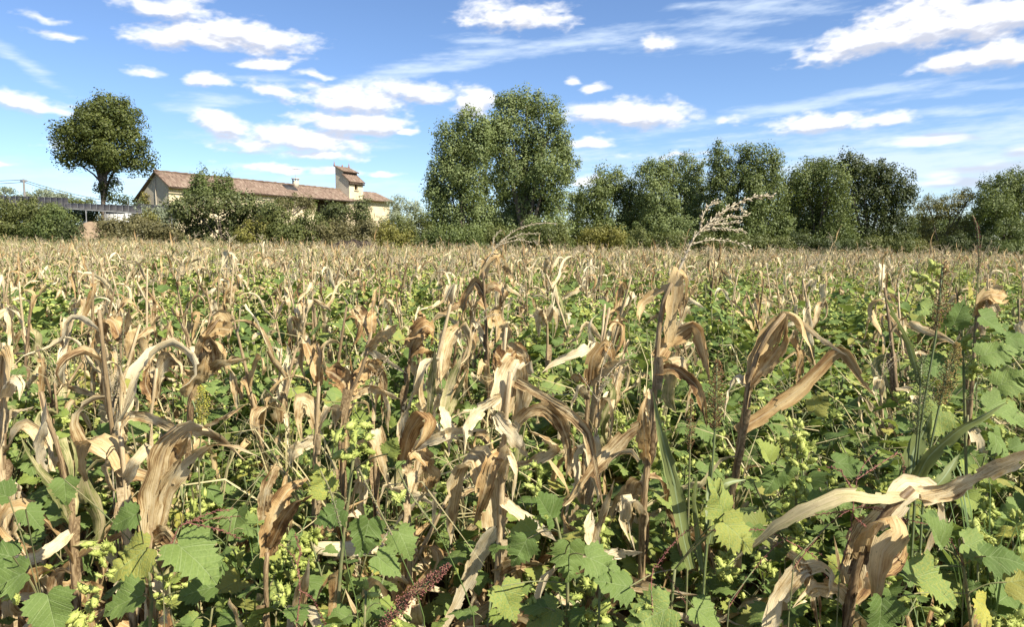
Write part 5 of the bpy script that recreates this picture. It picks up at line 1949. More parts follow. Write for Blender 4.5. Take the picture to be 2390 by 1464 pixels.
hero_maize('withered maize plant in the centre with pale leaves arching to the right', 2.2,
           [(1163, 1345), (1168, 1220), (1172, 1100), (1182, 960), (1192, 870)],
           [([(1165, 960), (1180, 890), (1205, 838), (1214, 880), (1208, 950), (1200, 1032)], 82, T_, {'roll': .35, 'prof': (.8, .15, .5)}),
            ([(1158, 966), (1185, 1000), (1212, 1042), (1234, 1068)], 52, T_, {'roll': .2}),
            ([(1204, 890), (1274, 930), (1330, 966), (1372, 1008), (1389, 1090), (1407, 1178)], 38, T_, {'roll': .3, 'prof': (.8, .1, .4)}),
            ([(1205, 985), (1235, 955), (1270, 950), (1308, 985), (1328, 1045), (1321, 1120)], 48, T_, {'roll': .4}),
            ([(1192, 1092), (1240, 1080), (1292, 1048), (1275, 1020), (1230, 1005)], 42, T_, {'roll': .4}),
            ([(1168, 925), (1115, 960), (1086, 1005), (1084, 1060)], 42, T_),
            ([(1150, 1230), (1140, 1130), (1112, 1066), (1085, 1078), (1068, 1160), (1052, 1272)], 92, T_, {'roll': .3, 'prof': (.7, .05, .5)}),
            ([(1172, 1172), (1227, 1212), (1265, 1235), (1298, 1264)], 42, T_),
            ([(1158, 1232), (1118, 1295), (1086, 1373), (1034, 1470)], 50, T_, {'roll': .25, 'prof': (.8, .5, .4)}),
            ([(1156, 1342), (1200, 1314), (1240, 1316), (1285, 1330)], 40, T_),
            ([(1175, 1060), (1150, 1080), (1130, 1150), (1105, 1230)], 55, O_),
            ([(1170, 1120), (1190, 1050), (1208, 1100), (1196, 1170)], 50, T_)], rad=.0135, group=GM)
hero_maize('dark brown topped maize plant on the right with one long leaf bent like an elbow', 2.45,
           [(1705, 1200), (1715, 1110), (1738, 960), (1752, 870), (1790, 785), (1832, 732)],
           [([(1748, 900), (1775, 815), (1832, 730), (1868, 752), (1888, 800), (1902, 850)], 60, O_, {'roll': .45}),
            ([(1745, 905), (1790, 850), (1825, 800), (1838, 738)], 52, O_, {'roll': -.3, 'prof': (.9, .2, .4)}),
            ([(1720, 1008), (1790, 965), (1870, 905), (1935, 838), (1968, 818), (1992, 852), (2012, 890), (2042, 925)], 48, O_, {'roll': .3, 'prof': (.8, .08, .45)}),
            ([(1835, 735), (1880, 760), (1930, 800), (1975, 830)], 18, T_),
            ([(1850, 790), (1868, 830), (1862, 880), (1880, 920)], 26, O_),
            ([(1745, 900), (1720, 880), (1700, 920), (1690, 980)], 34, T_)], rad=.013, group=GM)
hero_maize('big collapsed maize plant in the lower right corner with broad folded tan leaves', 1.75,
           [(1975, 1520), (1985, 1400), (2015, 1280), (2075, 1190), (2130, 1140)],
           [([(2070, 1195), (2125, 1140), (2185, 1165), (2192, 1220), (2160, 1290), (2108, 1380)], 92, T_, {'roll': .3, 'prof': (.9, .03, .35)}),
            ([(2150, 1160), (2210, 1146), (2270, 1118), (2335, 1086), (2400, 1058), (2470, 1030)], 58, T_, {'roll': .4, 'prof': (.9, .4, .4)}),
            ([(2110, 1160), (2040, 1166), (1975, 1158), (1900, 1185), (1810, 1235), (1700, 1322)], 46, G_, {'roll': .35}),
            ([(2010, 1300), (2030, 1225), (2085, 1210), (2098, 1245), (2060, 1290), (2048, 1370), (2040, 1445)], 78, O_, {'roll': .4, 'prof': (.9, .08, .3)}),
            ([(1995, 1370), (2005, 1260), (2060, 1200), (2130, 1150)], 85, T_, {'roll': .3, 'prof': (.9, .5, .4)}),
            ([(1790, 1480), (1815, 1390), (1860, 1330), (1920, 1318), (1948, 1345), (1930, 1400)], 70, T_, {'roll': .4}),
            ([(1840, 1290), (1870, 1312), (1898, 1385), (1912, 1470)], 40, T_, {'roll': .3, 'prof': (.7, .4, .5)}),
            ([(1985, 1420), (1960, 1380), (1900, 1370), (1850, 1420)], 60, T_),
            ([(1990, 1400), (2040, 1340), (2100, 1300), (2120, 1240)], 60, O_)], rad=.016, group=GM)
hero_maize('maize plant with wide golden leaves folded over like an umbrella, lower left', 2.05,
           [(350, 1330), (352, 1260), (358, 1160), (372, 1054), (400, 1005)],
           [([(350, 1262), (362, 1140), (388, 1040), (440, 992), (490, 1005), (530, 1035), (572, 1075)], 92, T_, {'roll': .35, 'prof': (.7, .04, .3)}),
            ([(358, 1250), (385, 1150), (428, 1085), (481, 1042), (551, 1042), (606, 1068)], 58, T_, {'roll': .3, 'prof': (.8, .05, .4)}),
            ([(410, 1002), (375, 985), (340, 972), (300, 968), (284, 995), (280, 1032)], 34, T_),
            ([(470, 1000), (530, 970), (580, 940)], 18, T_),
            ([(360, 1150), (375, 1090), (420, 1060), (440, 1020)], 60, O_),
            ([(352, 1262), (385, 1245), (415, 1290), (408, 1345)], 46, T_)], rad=.013, group=GM)
hero_maize('maize stalk with an orange brown leaf curled into a loop, left', 2.15,
           [(300, 1260), (295, 1190), (290, 1100), (284, 1040), (278, 985)],
           [([(288, 1090), (262, 1045), (225, 1024), (192, 1042), (188, 1085), (204, 1122)], 62, O_, {'roll': .35, 'prof': (.8, .3, .4)}),
            ([(293, 1130), (315, 1080), (345, 1045), (352, 1040)], 30, T_),
            ([(290, 1110), (270, 1080), (245, 1080), (262, 1140), (285, 1150)], 36, T_)], group=GM)
hero_maize('half green maize plant with a long dark tipped leaf slanting up at the left edge', 2.1,
           [(172, 1330), (168, 1220), (160, 1160), (140, 1060), (105, 960), (96, 915)],
           [([(166, 1222), (135, 1154), (90, 1100), (60, 1050), (48, 1018)], 34, G_, {'roll': .2}),
            ([(165, 1205), (160, 1110), (140, 1035), (155, 1020), (172, 1080), (172, 1150)], 50, G_),
            ([(110, 1110), (88, 1060), (98, 980), (108, 930)], 40, T_),
            ([(120, 1100), (122, 1040), (108, 980), (94, 930)], 30, T_),
            ([(170, 1240), (110, 1290), (60, 1310), (20, 1290)], 34, T_)], group=GM)
hero_maize('orange brown maize leaves standing broken off low down, left of centre', 1.95,
           [(622, 1420), (620, 1340), (624, 1290)],
           [([(622, 1300), (636, 1215), (668, 1150), (716, 1118)], 66, O_, {'roll': .2, 'prof': (.8, .2, .5)}),
            ([(630, 1280), (660, 1215), (690, 1175), (730, 1156)], 46, O_, {'roll': .2}),
            ([(612, 1215), (622, 1140), (645, 1090), (662, 1100)], 40, T_, {'roll': .3})], fill=1, group=GM)
hero_maize('maize plant with a golden leaf pair opening like a cup, left of centre', 2.75,
           [(800, 1060), (806, 980), (820, 915), (850, 850), (866, 775)],
           [([(818, 925), (800, 890), (775, 872), (760, 866)], 80, O_, {'roll': .15, 'prof': (.5, .5, .8)}),
            ([(820, 918), (842, 874), (870, 850), (888, 842)], 62, O_, {'roll': .15, 'prof': (.5, .4, .8)}),
            ([(858, 815), (886, 788), (926, 757)], 42, O_, {'roll': .2, 'prof': (.6, .3, .6)}),
            ([(863, 820), (900, 838), (950, 872)], 22, T_),
            ([(866, 780), (850, 745), (826, 720)], 44, T_, {'roll': .15, 'prof': (.4, .6, .9)}),
            ([(868, 778), (868, 745), (870, 715)], 30, O_),
            ([(860, 850), (890, 870), (898, 930), (892, 990)], 30, T_),
            ([(815, 930), (860, 905), (900, 915), (940, 935)], 28, T_)], group=GM)
hero_maize('brown maize plant with a broad shredded top, centre left', 3.3,
           [(945, 960), (950, 915), (956, 836), (964, 790), (978, 740)],
           [([(956, 815), (975, 775), (995, 760), (1012, 775), (1005, 810)], 52, O_),
            ([(960, 800), (978, 750), (990, 735), (1000, 770), (985, 800)], 46, O_),
            ([(1012, 770), (985, 785), (940, 795), (920, 798)], 16, O_),
            ([(958, 830), (990, 810), (1008, 850)], 40, O_), ([(955, 840), (970, 870), (965, 920)], 30, T_)], group=GM)
hero_maize('maize plant with a curled over brown top, middle left of the field', 3.2,
           [(440, 1000), (452, 900), (468, 835), (480, 786), (508, 748)],
           [([(478, 810), (490, 770), (512, 744), (528, 762), (520, 790)], 54, O_), ([(482, 790), (505, 768), (540, 772), (532, 800)], 40, O_),
            ([(440, 930), (452, 890), (470, 870), (480, 830)], 60, O_), ([(470, 875), (515, 846), (582, 836)], 34, T_, {'roll': .2}),
            ([(465, 840), (490, 800), (498, 840), (480, 890)], 50, T_)], group=GM)
hero_maize('tall dark maize plant with a hooked top beside the poplars, middle of the field', 4.2,
           [(1140, 900), (1138, 836), (1134, 740), (1130, 670), (1128, 635)],
           [([(1128, 650), (1138, 612), (1162, 592), (1178, 612), (1178, 645), (1172, 670)], 34, O_), ([(1130, 690), (1110, 660), (1090, 690), (1078, 740), (1085, 790)], 32, O_),
            ([(1132, 680), (1155, 665), (1178, 690), (1165, 720)], 36, T_), ([(1134, 720), (1120, 700), (1105, 720), (1095, 760)], 32, O_),
            ([(1136, 760), (1152, 730), (1165, 760), (1158, 800)], 40, O_), ([(1136, 820), (1118, 770), (1098, 745), (1090, 742)], 20, T_),
            ([(1175, 620), (1192, 640), (1196, 670)], 16, T_)],
           [([(1135, 612), (1160, 575), (1200, 540), (1250, 522), (1300, 522)], 2.2, 40), ([(1170, 566), (1215, 548), (1262, 545)], 1.6, 22), ([(1165, 572), (1210, 560), (1240, 566)], 1.6, 18),
            ([(1150, 585), (1152, 560), (1168, 536)], 2.0, 10)], rad=.013, group=GM)
hero_maize('brown maize stump with funnel shaped top behind the central plant', 3.0,
           [(1170, 960), (1172, 880), (1178, 800), (1182, 765)],
           [([(1176, 830), (1182, 790), (1184, 756)], 40, O_, {'prof': (.5, .8, .9)}), ([(1175, 850), (1155, 820), (1150, 850), (1165, 880)], 44, O_),
            ([(1176, 850), (1205, 815), (1222, 840), (1200, 870)], 44, O_), ([(1190, 800), (1225, 830), (1240, 880)], 20, T_)], group=GM)
hero_maize('bushy tan maize plant left of the central one, with yellow green upright leaves', 2.35,
           [(955, 1260), (952, 1180), (950, 1100), (965, 1020), (985, 960)],
           [([(940, 1075), (955, 1010), (990, 962), (1012, 985), (990, 1030), (950, 1068)], 54, O_), ([(962, 1046), (1010, 1025), (1060, 1010), (1138, 1003)], 40, T_, {'roll': .2}),
            ([(965, 1050), (990, 1080), (1002, 1120), (985, 1160)], 62, O_), ([(1000, 980), (1008, 900), (1016, 795)], 28, G_, {'roll': .15, 'prof': (.9, .1, .3)}),
            ([(1030, 985), (1045, 915), (1080, 822)], 30, G_, {'roll': .15}), ([(1036, 1000), (1062, 930), (1092, 862)], 22, G_, {'roll': .15}),
            ([(1030, 950), (1045, 1000), (1048, 1065)], 30, T_), ([(950, 1080), (960, 1120), (955, 1160)], 34, T_),
            ([(945, 1060), (940, 1000), (955, 940), (970, 905)], 34, T_), ([(1000, 1000), (1010, 950), (1030, 920), (1040, 960)], 30, T_)], group=GM)
hero_maize('maize plant with a hooded brown top right of the centre', 3.0,
           [(1362, 1090), (1368, 990), (1374, 905), (1382, 840), (1400, 805)],
           [([(1376, 900), (1384, 835), (1412, 798), (1428, 830), (1424, 892)], 46, O_), ([(1380, 870), (1400, 810), (1420, 820), (1412, 880)], 40, T_),
            ([(1374, 890), (1345, 880), (1330, 885)], 26, O_), ([(1376, 895), (1410, 870), (1440, 850), (1470, 838)], 36, O_), ([(1372, 930), (1350, 900), (1335, 940), (1330, 1000)], 34, T_)], group=GM)
hero_maize('short pale maize stub with one leaf pointing up, lower centre right', 2.0,
           [(1395, 1420), (1392, 1340), (1388, 1285)],
           [([(1386, 1300), (1396, 1230), (1414, 1180), (1434, 1120)], 30, T_, {'roll': .15}), ([(1384, 1300), (1375, 1240), (1380, 1190)], 36, T_),
            ([(1392, 1300), (1420, 1330), (1430, 1375)], 60, T_, {'prof': (.8, .6, .5)}), ([(1395, 1300), (1450, 1290), (1500, 1290)], 36, T_)], fill=1, group=GM)
hero_maize('maize plant with pale leaves in the left middle, leaf bent like a hook', 3.0,
           [(352, 1010), (358, 930), (366, 860)],
           [([(362, 900), (350, 850), (360, 820), (378, 830)], 30, T_), ([(362, 930), (372, 870), (395, 835), (425, 850), (428, 890)], 40, T_), ([(358, 940), (340, 900), (342, 870), (352, 850)], 34, O_)], group=GM)
hero_maize('maize plant with a barrel shaped golden leaf loop, left middle', 3.3,
           [(285, 960), (284, 880), (282, 810), (290, 760)],
           [([(282, 800), (268, 755), (245, 748), (238, 790), (262, 810)], 46, O_), ([(286, 800), (300, 770), (305, 800), (295, 840)], 40, O_), ([(290, 780), (300, 740), (302, 715)], 22, O_)], group=GM)
hero_maize('upright brown maize plant at the far left edge', 2.5,
           [(0, 1080), (5, 980), (12, 880), (8, 800)],
           [([(5, 960), (-5, 880), (8, 810), (20, 850), (18, 900)], 46, O_), ([(10, 930), (30, 880), (50, 900), (45, 935)], 36, T_), ([(0, 990), (40, 960), (80, 950)], 24, T_)], group=GM)
hero_maize('withered maize plant with bright folded leaves, middle left between cup and umbrella plants', 2.7,
           [(735, 1080), (738, 1010), (742, 940), (745, 890)],
           [([(738, 1000), (722, 940), (700, 935), (694, 985), (705, 1030)], 44, T_), ([(740, 1010), (770, 950), (790, 960), (780, 1010)], 34, T_), ([(735, 1020), (690, 1050), (676, 1090)], 46, T_),
            ([(742, 900), (728, 840), (712, 800), (705, 850), (712, 890)], 36, O_), ([(744, 900), (748, 830), (738, 795)], 28, O_)], group=GM)
hero_maize('maize plant folded at mid height far right, pinkish tan leaf', 3.0,
           [(2268, 900), (2275, 800), (2283, 720)],
           [([(2280, 740), (2300, 690), (2330, 690), (2350, 690)], 46, O_), ([(2282, 730), (2300, 700), (2320, 740), (2310, 770)], 40, T_), ([(2275, 790), (2290, 760), (2300, 800)], 50, T_)], group=GM)
hero_maize('small maize plant with grey white shredded leaves, centre right middle distance', 4.2,
           [(1275, 880), (1278, 800), (1276, 740), (1272, 715)],
           [([(1276, 760), (1262, 720), (1254, 740), (1258, 790)], 26, T_), ([(1276, 750), (1290, 715), (1300, 750), (1292, 790)], 24, T_)], group=GM)


def seed_head(g, pts, d, base, wpx, rg, n=260, mat=0, seed=.006):
    """a dense panicle: grains crowded round a curved axis, thickest in the middle"""
    path = spline([P(x, y, d) - base for x, y in pts], 16)
    tube(g, path, 0.0025, 4, 1, cap=False)
    t = np.linspace(0, 1, 16)
    T = tangents(path)
    for k in range(n):
        f = rg.uniform(0, 1)
        c = np.array([np.interp(f, t, path[:, q]) for q in range(3)])
        tt = np.array([np.interp(f, t, T[:, q]) for q in range(3)])
        a = unit(np.cross(tt, rg.normal(size=3)))
        r = wpx * .5 * d / F_PX * (math.sin(math.pi * (f * .85 + .12)) ** .7) * rg.uniform(.15, 1)
        o = unit(a + tt * .8)
        b = unit(np.cross(o, rg.normal(size=3)))
        e = np.cross(o, b)
        c = c + a * r
        s, w = seed * rg.uniform(.7, 1.4), seed * .38
        g.add([c - o * s * .5, c + b * w, c + e * w, c - b * w, c - e * w, c + o * s * .6], [[0, 2, 1], [0, 3, 2], [0, 4, 3], [0, 1, 4], [5, 1, 2], [5, 2, 3], [5, 3, 4], [5, 4, 1]], None, mat)
        if rg.random() < .3:
            tube(g, [c - a * r * .9 - tt * r * .6, c], .0007, 3, 1, cap=False)


def hero_grass(name, label, cat, d, stems, leaves=(), heads=(), rad=.005, group=None, smat=None):
    """sorghum, amaranth and grasses: stems, long blades and seed heads given by photo points"""
    rg = _rh
    p0 = P(stems[0][0][0], stems[0][0][1], d)
    base = np.array([p0[0], d, gz(p0[0], d)])
    root = thing(name, label, cat, base, 0, 1, group)
    for st in stems:
        g = Geo()
        q = [P(x, y, d) - base for x, y in st]
        low = q[0].copy()
        low[2] = gz(low[0] + base[0], d) - base[2]
        path = spline([low] + q if q[0][2] > low[2] + .03 else q, 16)
        tube(g, path, np.linspace(rad, rad * .5, 16), 5)
        link('stem', g.mesh('grass_stem', smat or M_SORGHUM, True), root)
    for lf in leaves:
        kw = lf[3] if len(lf) > 3 else {}
        kw = dict({'curl': .5, 'ripple': .03}, **kw)
        link('leaf', px_leaf(lf[0], lf[1], d, base, lf[2], rg, **kw), root)
    for pts, w, m, n in heads:
        g = Geo()
        seed_head(g, pts, d, base, w, rg, int(n * 1.9), 0, .0042)
        tag(link('seed_head', g.mesh('seed_head', [m, M_WSTEM]), root), kind='stuff')
    return root


hero_grass('sorghum_plant', 'green sorghum plant with upright brown seed head right of centre', 'sorghum', 2.05, [[(1640, 1420), (1652, 1250), (1662, 1100), (1670, 985), (1673, 850)]],
           [([(1612, 1330), (1592, 1240), (1572, 1120), (1548, 1030), (1524, 915)], 46, 'S', {'roll': .25, 'prof': (.6, .05, .35)}), ([(1640, 1330), (1628, 1230), (1622, 1160), (1628, 1110)], 22, 'S'),
            ([(1655, 1270), (1668, 1190), (1690, 1130), (1740, 1120)], 34, 'S'), ([(1650, 1240), (1654, 1140), (1660, 1070)], 28, 'S', {'roll': .1, 'curl': 1.6})],
           [([(1668, 1000), (1670, 930), (1675, 840)], 50, M_HEAD_BROWN, 420)], rad=.006)
hero_grass('sorghum_plant', 'tall sorghum weed with three seed heads on the right', 'sorghum', 2.1,
           [[(2110, 1380), (2122, 1180), (2135, 1080), (2145, 980), (2150, 850)], [(2150, 1250), (2160, 1110), (2190, 960), (2215, 850)], [(2140, 1100), (2165, 900), (2185, 780), (2200, 620)]],
           [([(2125, 1150), (2165, 1070), (2230, 1010), (2300, 970), (2352, 938)], 44, 'S', {'roll': .25}), ([(2125, 1140), (2130, 1060), (2160, 1000), (2175, 960)], 60, 'S', {'roll': .2}),
            ([(2150, 1170), (2200, 1120), (2240, 1060)], 34, 'S'), ([(2150, 900), (2120, 800), (2090, 740), (2065, 690)], 18, 'S')],
           [([(2140, 1010), (2146, 930), (2152, 830)], 62, M_HEAD_GREEN, 320), ([(2192, 945), (2208, 890), (2235, 800)], 56, M_HEAD_GOLD, 380), ([(2180, 770), (2195, 700), (2205, 615)], 44, M_HEAD_BROWN, 300)], rad=.006)
hero_grass('sorghum_plant', 'grass with thick purple brown seed head leaning right at the bottom edge', 'grass', 1.45, [[(840, 1560), (880, 1490), (930, 1420), (985, 1370)]], [],
           [([(880, 1485), (940, 1410), (1000, 1360), (1052, 1318)], 46, M_HEAD_PURPLE, 420)], rad=.004, smat=M_HEAD_PURPLE)
hero_grass('amaranth_plant', 'yellow green amaranth spike among weeds at the left', 'amaranth', 2.5, [[(465, 1120), (470, 1030), (472, 960)]], [], [([(470, 985), (474, 940), (466, 900)], 40, M_HEAD_YELLOW, 300)], smat=M_WSTEM)
hero_grass('amaranth_plant', 'dead grey amaranth with narrow bristly spikes at the left', 'amaranth', 2.7,
           [[(262, 1080), (264, 1000), (262, 930), (250, 850), (236, 780)], [(266, 1000), (272, 920), (276, 850)], [(262, 960), (250, 910), (240, 880)]], [],
           [([(262, 940), (250, 850), (234, 770)], 22, M_HEAD_GREY, 200), ([(270, 930), (274, 880), (278, 830)], 20, M_HEAD_GREY, 120), ([(268, 960), (282, 900), (290, 720)], 18, M_HEAD_GREY, 140)], smat=M_HEAD_GREY)
hero_grass('amaranth_plant', 'tall thin reddish seed spike against the dark trees at the right', 'amaranth', 3.0, [[(2280, 900), (2282, 740), (2284, 620), (2282, 540)], [(2284, 620), (2300, 590), (2312, 565)]], [],
           [([(2284, 640), (2284, 570), (2280, 530), (2270, 502)], 12, M_HEAD_PURPLE, 130), ([(2296, 598), (2306, 580), (2314, 560)], 8, M_HEAD_GREY, 40)], rad=.003, smat=M_WSTEM)
hero_grass('amaranth_plant', 'green amaranth shoot standing beside the brown seed head, right of centre', 'amaranth', 2.2, [[(1608, 1150), (1610, 1060), (1612, 970)]], [], [([(1610, 1050), (1612, 1000), (1614, 930)], 26, M_HEAD_BROWN, 150)], smat=M_WSTEM)
for k_, (st_, lab_) in enumerate((([(838, 1480), (815, 1350), (795, 1230), (772, 1150)], 'thin pale grass stalk curving up at the bottom, leftmost of three'),
                                  ([(992, 1480), (960, 1360), (915, 1250), (862, 1145)], 'thin pale grass stalk curving up at the bottom, middle one of three'),
                                  ([(1108, 1480), (1075, 1360), (1020, 1240), (955, 1150)], 'thin pale grass stalk curving up at the bottom, rightmost of three'))):
    hero_grass('grass_stalk', lab_, 'grass', 1.75, [st_], [], [(st_[-2:] + [(st_[-1][0] - 24, st_[-1][1] - 50)], 10, M_HEAD_GREY, 40)], rad=.0022, group='thin grass stalks', smat=M_GRASS)
for k_, (sp_, lab_) in enumerate((
        ([[(1850, 1330), (1930, 1230), (2000, 1185), (2090, 1175), (2205, 1192)], [(2000, 1185), (2060, 1190), (2120, 1222)], [(1990, 1190), (1930, 1200), (1850, 1205)], [(1985, 1200), (2040, 1250), (2045, 1295)]], 'crabgrass with dark red seed spikes lying across the big collapsed maize'),
        ([[(1700, 1420), (1760, 1330), (1830, 1260), (1880, 1270), (1960, 1330), (2000, 1345)], [(1830, 1260), (1780, 1238), (1650, 1240)], [(1835, 1262), (1900, 1300), (1930, 1350)]], 'crabgrass with reddish seed spikes below the green sorghum blade'),
        ([[(1530, 1480), (1520, 1380), (1530, 1320), (1570, 1360), (1600, 1410)], [(1530, 1325), (1580, 1260), (1625, 1225)]], 'crabgrass with thin brown seed spikes at the bottom right of centre'),
        ([[(380, 1330), (420, 1230), (480, 1215), (560, 1205)], [(440, 1222), (520, 1240), (560, 1260)], [(430, 1225), (500, 1195), (540, 1190)]], 'crabgrass with red seed spikes beside the golden umbrella maize'),
        ([[(690, 1480), (700, 1380), (690, 1310), (655, 1270)], [(700, 1380), (730, 1400), (760, 1460)], [(694, 1320), (700, 1290), (690, 1250)]], 'crabgrass with brown bristly spikes at the bottom left of centre'),
        ([[(2250, 1320), (2200, 1240), (2120, 1215), (2040, 1190)], [(2120, 1215), (2080, 1250), (2060, 1300)]], 'crabgrass with purple spikes at the far lower right'),
        ([[(1960, 1330), (1985, 1240), (1995, 1150), (2010, 1095), (2050, 1050)], [(1995, 1150), (1960, 1100), (1930, 1090)], [(2000, 1120), (2060, 1080), (2100, 1060), (2112, 1110)]], 'crabgrass with greyish drooping spikes above the big collapsed maize'))):
    rg_ = _rh
    d_ = 1.72
    p_ = P(*sp_[0][0], d_)
    b_ = np.array([p_[0], d_, gz(p_[0], d_)])
    root_ = thing('crabgrass', lab_, 'grass', b_, 0, 1, 'crabgrass tufts')
    g_ = Geo()
    q_ = [P(x, y, d_ + .03 * i) - b_ for i, (x, y) in enumerate(sp_[0])]
    low_ = q_[0].copy()
    low_[2] = 0
    tube(g_, spline([low_] + q_[:2], 8), .0016, 4)
    link('stem', g_.mesh('grass_stem', M_WSTEM), root_)
    for s_ in sp_:
        g_ = Geo()
        px_spike(g_, [P(x, y, d_ + .03 * i) - b_ for i, (x, y) in enumerate(s_)], .0013, 46, rg_, .008, .0014)
        link('seed_spike', g_.mesh('seed_spike', M_HEAD_PURPLE), root_)
for bx_, by_, d_, n_, h_, w_, lab_, m_ in ((2330, 1150, 2.1, 34, .75, .007, 'tuft of long green grass blades at the right edge', M_GRASS), (2230, 1330, 1.75, 26, .5, .006, 'tuft of green grass right of the big collapsed maize', M_GRASS),
                                          (600, 1080, 2.2, 26, .55, .007, 'green grass tuft between the umbrella maize and the orange leaves', M_GRASS), (430, 830, 4.0, 30, .75, .008, 'green grass tuft in the left middle of the field', M_GRASS),
                                          (525, 1150, 2.15, 14, .45, .011, 'tuft of pale bluish grass blades behind the umbrella maize', M_SORGHUM)):
    p_ = P(bx_, by_, d_)
    tag(link('grass_tuft', grass_tuft_geo(_rh, n_, h_ * 1.3, .05, w_, 2, .45, 8).mesh('grass_tuft', m_), None, Matrix.Translation((p_[0], d_, gz(p_[0], d_)))), lab_, 'grass', 'grass tufts one can tell apart', 'stuff')


def hero_weed(label, d, stem, leaves, burs=()):
    """leaves: (px, py of the blade base, length in px, direction of the tip in degrees, tilt, young)"""
    rg = _rh
    p0 = P(stem[0][0], stem[0][1], d)
    base = np.array([p0[0], d, gz(p0[0], d)])
    root = thing('cocklebur_plant', label, 'weed', base, 0, 1, 'cocklebur weeds told apart in the foreground')
    q = [P(x, y, d) - base for x, y in stem]
    axis = spline([np.array([q[0][0], 0, -.02])] + q, 14)
    g = Geo()
    tube(g, axis, np.linspace(.0075, .004, 14), 6)
    for (x, y, ln, ang, tilt, young) in leaves:
        e = P(x, y, d - rg.uniform(.0, .16)) - base
        s = axis[np.argmin(np.abs(axis[:, 2] - (e[2] - .05)))]
        tube(g, spline([s, (s + e) / 2 + np.array([0, 0, .01]), e], 6), .0018, 4, cap=False)
    link('stem', g.mesh('cocklebur_stem', M_WSTEM, True), root)
    rg2 = np.random.default_rng(int(stem[0][0]) + 7)
    for (x, y, ln, ang, tilt, young) in leaves:
        e = P(x, y, d - rg2.uniform(.0, .16)) - base
        a = R(ang)
        yv = unit(np.array([math.cos(a), -.35 * math.sin(a) * 0 - .25, math.sin(a)]))
        nv = unit(np.array([rg2.normal() * .15, -math.cos(R(tilt)), math.sin(R(tilt))]) * .7 + .6 * SUNV)
        nv = unit(nv - yv * (nv @ yv))
        xv = np.cross(yv, nv)
        s = ln * d / F_PX * .78
        M = Matrix(((xv[0] * s, yv[0] * s, nv[0] * s, e[0]), (xv[1] * s, yv[1] * s, nv[1] * s, e[1]), (xv[2] * s, yv[2] * s, nv[2] * s, e[2]), (0, 0, 0, 1)))
        pool = W_YOUNG if young else W_LEAF
        link('leaf', pool[int(rg2.integers(len(pool)))], root, M)
    for (x, y, k) in burs:
        e = P(x, y, d - rg2.uniform(-.02, .1)) - base
        s = k * d / F_PX / .05
        tag(link('bur_cluster', BURS[int(rg2.integers(len(BURS)))], root, Matrix.Translation(e) @ Euler(rg2.uniform(0, 6, 3)).to_matrix().to_4x4() @ Matrix.Diagonal((s, s, s, 1))), kind='stuff')
    return root


hero_weed('cocklebur with one big bright leaf held up, left of centre', 1.95, [(790, 1440), (800, 1280), (815, 1150), (830, 1030)],
          [(765, 1150, 95, 105, 35, 1), (860, 1215, 110, -100, 40, 0), (800, 1190, 90, 200, 40, 0), (880, 1300, 90, -30, 45, 0), (905, 1060, 60, 60, 40, 1), (930, 1240, 100, -60, 40, 0)],
          [(830, 1000, 80), (850, 1050, 60), (820, 1060, 70), (855, 1110, 50), (930, 1170, 50), (790, 1020, 50)])
hero_weed('cocklebur with two very broad leaves side by side, lower left', 1.9, [(350, 1520), (355, 1430), (350, 1360), (340, 1300)],
          [(345, 1280, 150, 215, 55, 0), (415, 1270, 160, -35, 50, 0), (320, 1200, 90, 200, 40, 0), (150, 1120, 80, -80, 40, 0), (500, 1370, 110, 190, 55, 0), (330, 1390, 120, 200, 60, 0)],
          [(250, 1270, 70), (235, 1300, 50), (225, 1385, 70), (245, 1340, 40), (190, 1440, 80)])
hero_weed('cocklebur in the bottom left corner with a spiny yellow bur tuft', 1.75, [(100, 1600), (110, 1500), (100, 1420)],
          [(60, 1340, 130, 200, 55, 0), (110, 1390, 130, -70, 55, 0), (20, 1160, 90, 150, 45, 0), (60, 1190, 80, -40, 45, 0), (30, 1300, 110, 160, 50, 0)], [(180, 1440, 90), (210, 1460, 60), (30, 1390, 50)])
hero_weed('cocklebur with dark green leaves at the bottom, right of the central maize', 1.9, [(1320, 1520), (1325, 1420), (1320, 1320), (1290, 1180)],
          [(1330, 1270, 120, -90, 50, 0), (1290, 1210, 110, 120, 45, 0), (1370, 1300, 120, -20, 50, 0), (1250, 1240, 90, 180, 40, 1), (1170, 1370, 120, -60, 50, 0), (1300, 1420, 110, 200, 55, 0), (1230, 1260, 90, -120, 50, 0)],
          [(1255, 1090, 55), (1250, 1140, 50), (1260, 1210, 40), (1380, 1390, 70), (1400, 1440, 80), (1240, 1390, 50)])
hero_weed('cocklebur with a tall column of yellow green burs, right', 2.25, [(1850, 1360), (1855, 1250), (1860, 1120), (1862, 1000)],
          [(1800, 1080, 90, 120, 40, 1), (1815, 1100, 80, -120, 40, 0), (1835, 1080, 80, -90, 40, 0), (1900, 960, 70, 60, 40, 0), (1780, 1250, 120, 150, 45, 0), (1900, 1180, 100, 20, 40, 0), (1760, 1230, 90, -100, 40, 0), (1950, 1080, 90, 0, 45, 0)],
          [(1862, 1005, 55), (1850, 1030, 60), (1878, 1050, 60), (1862, 1075, 60), (1855, 1110, 62), (1870, 1140, 55), (1845, 1165, 50), (1800, 1215, 40), (1690, 1325, 70), (1700, 1300, 50)])
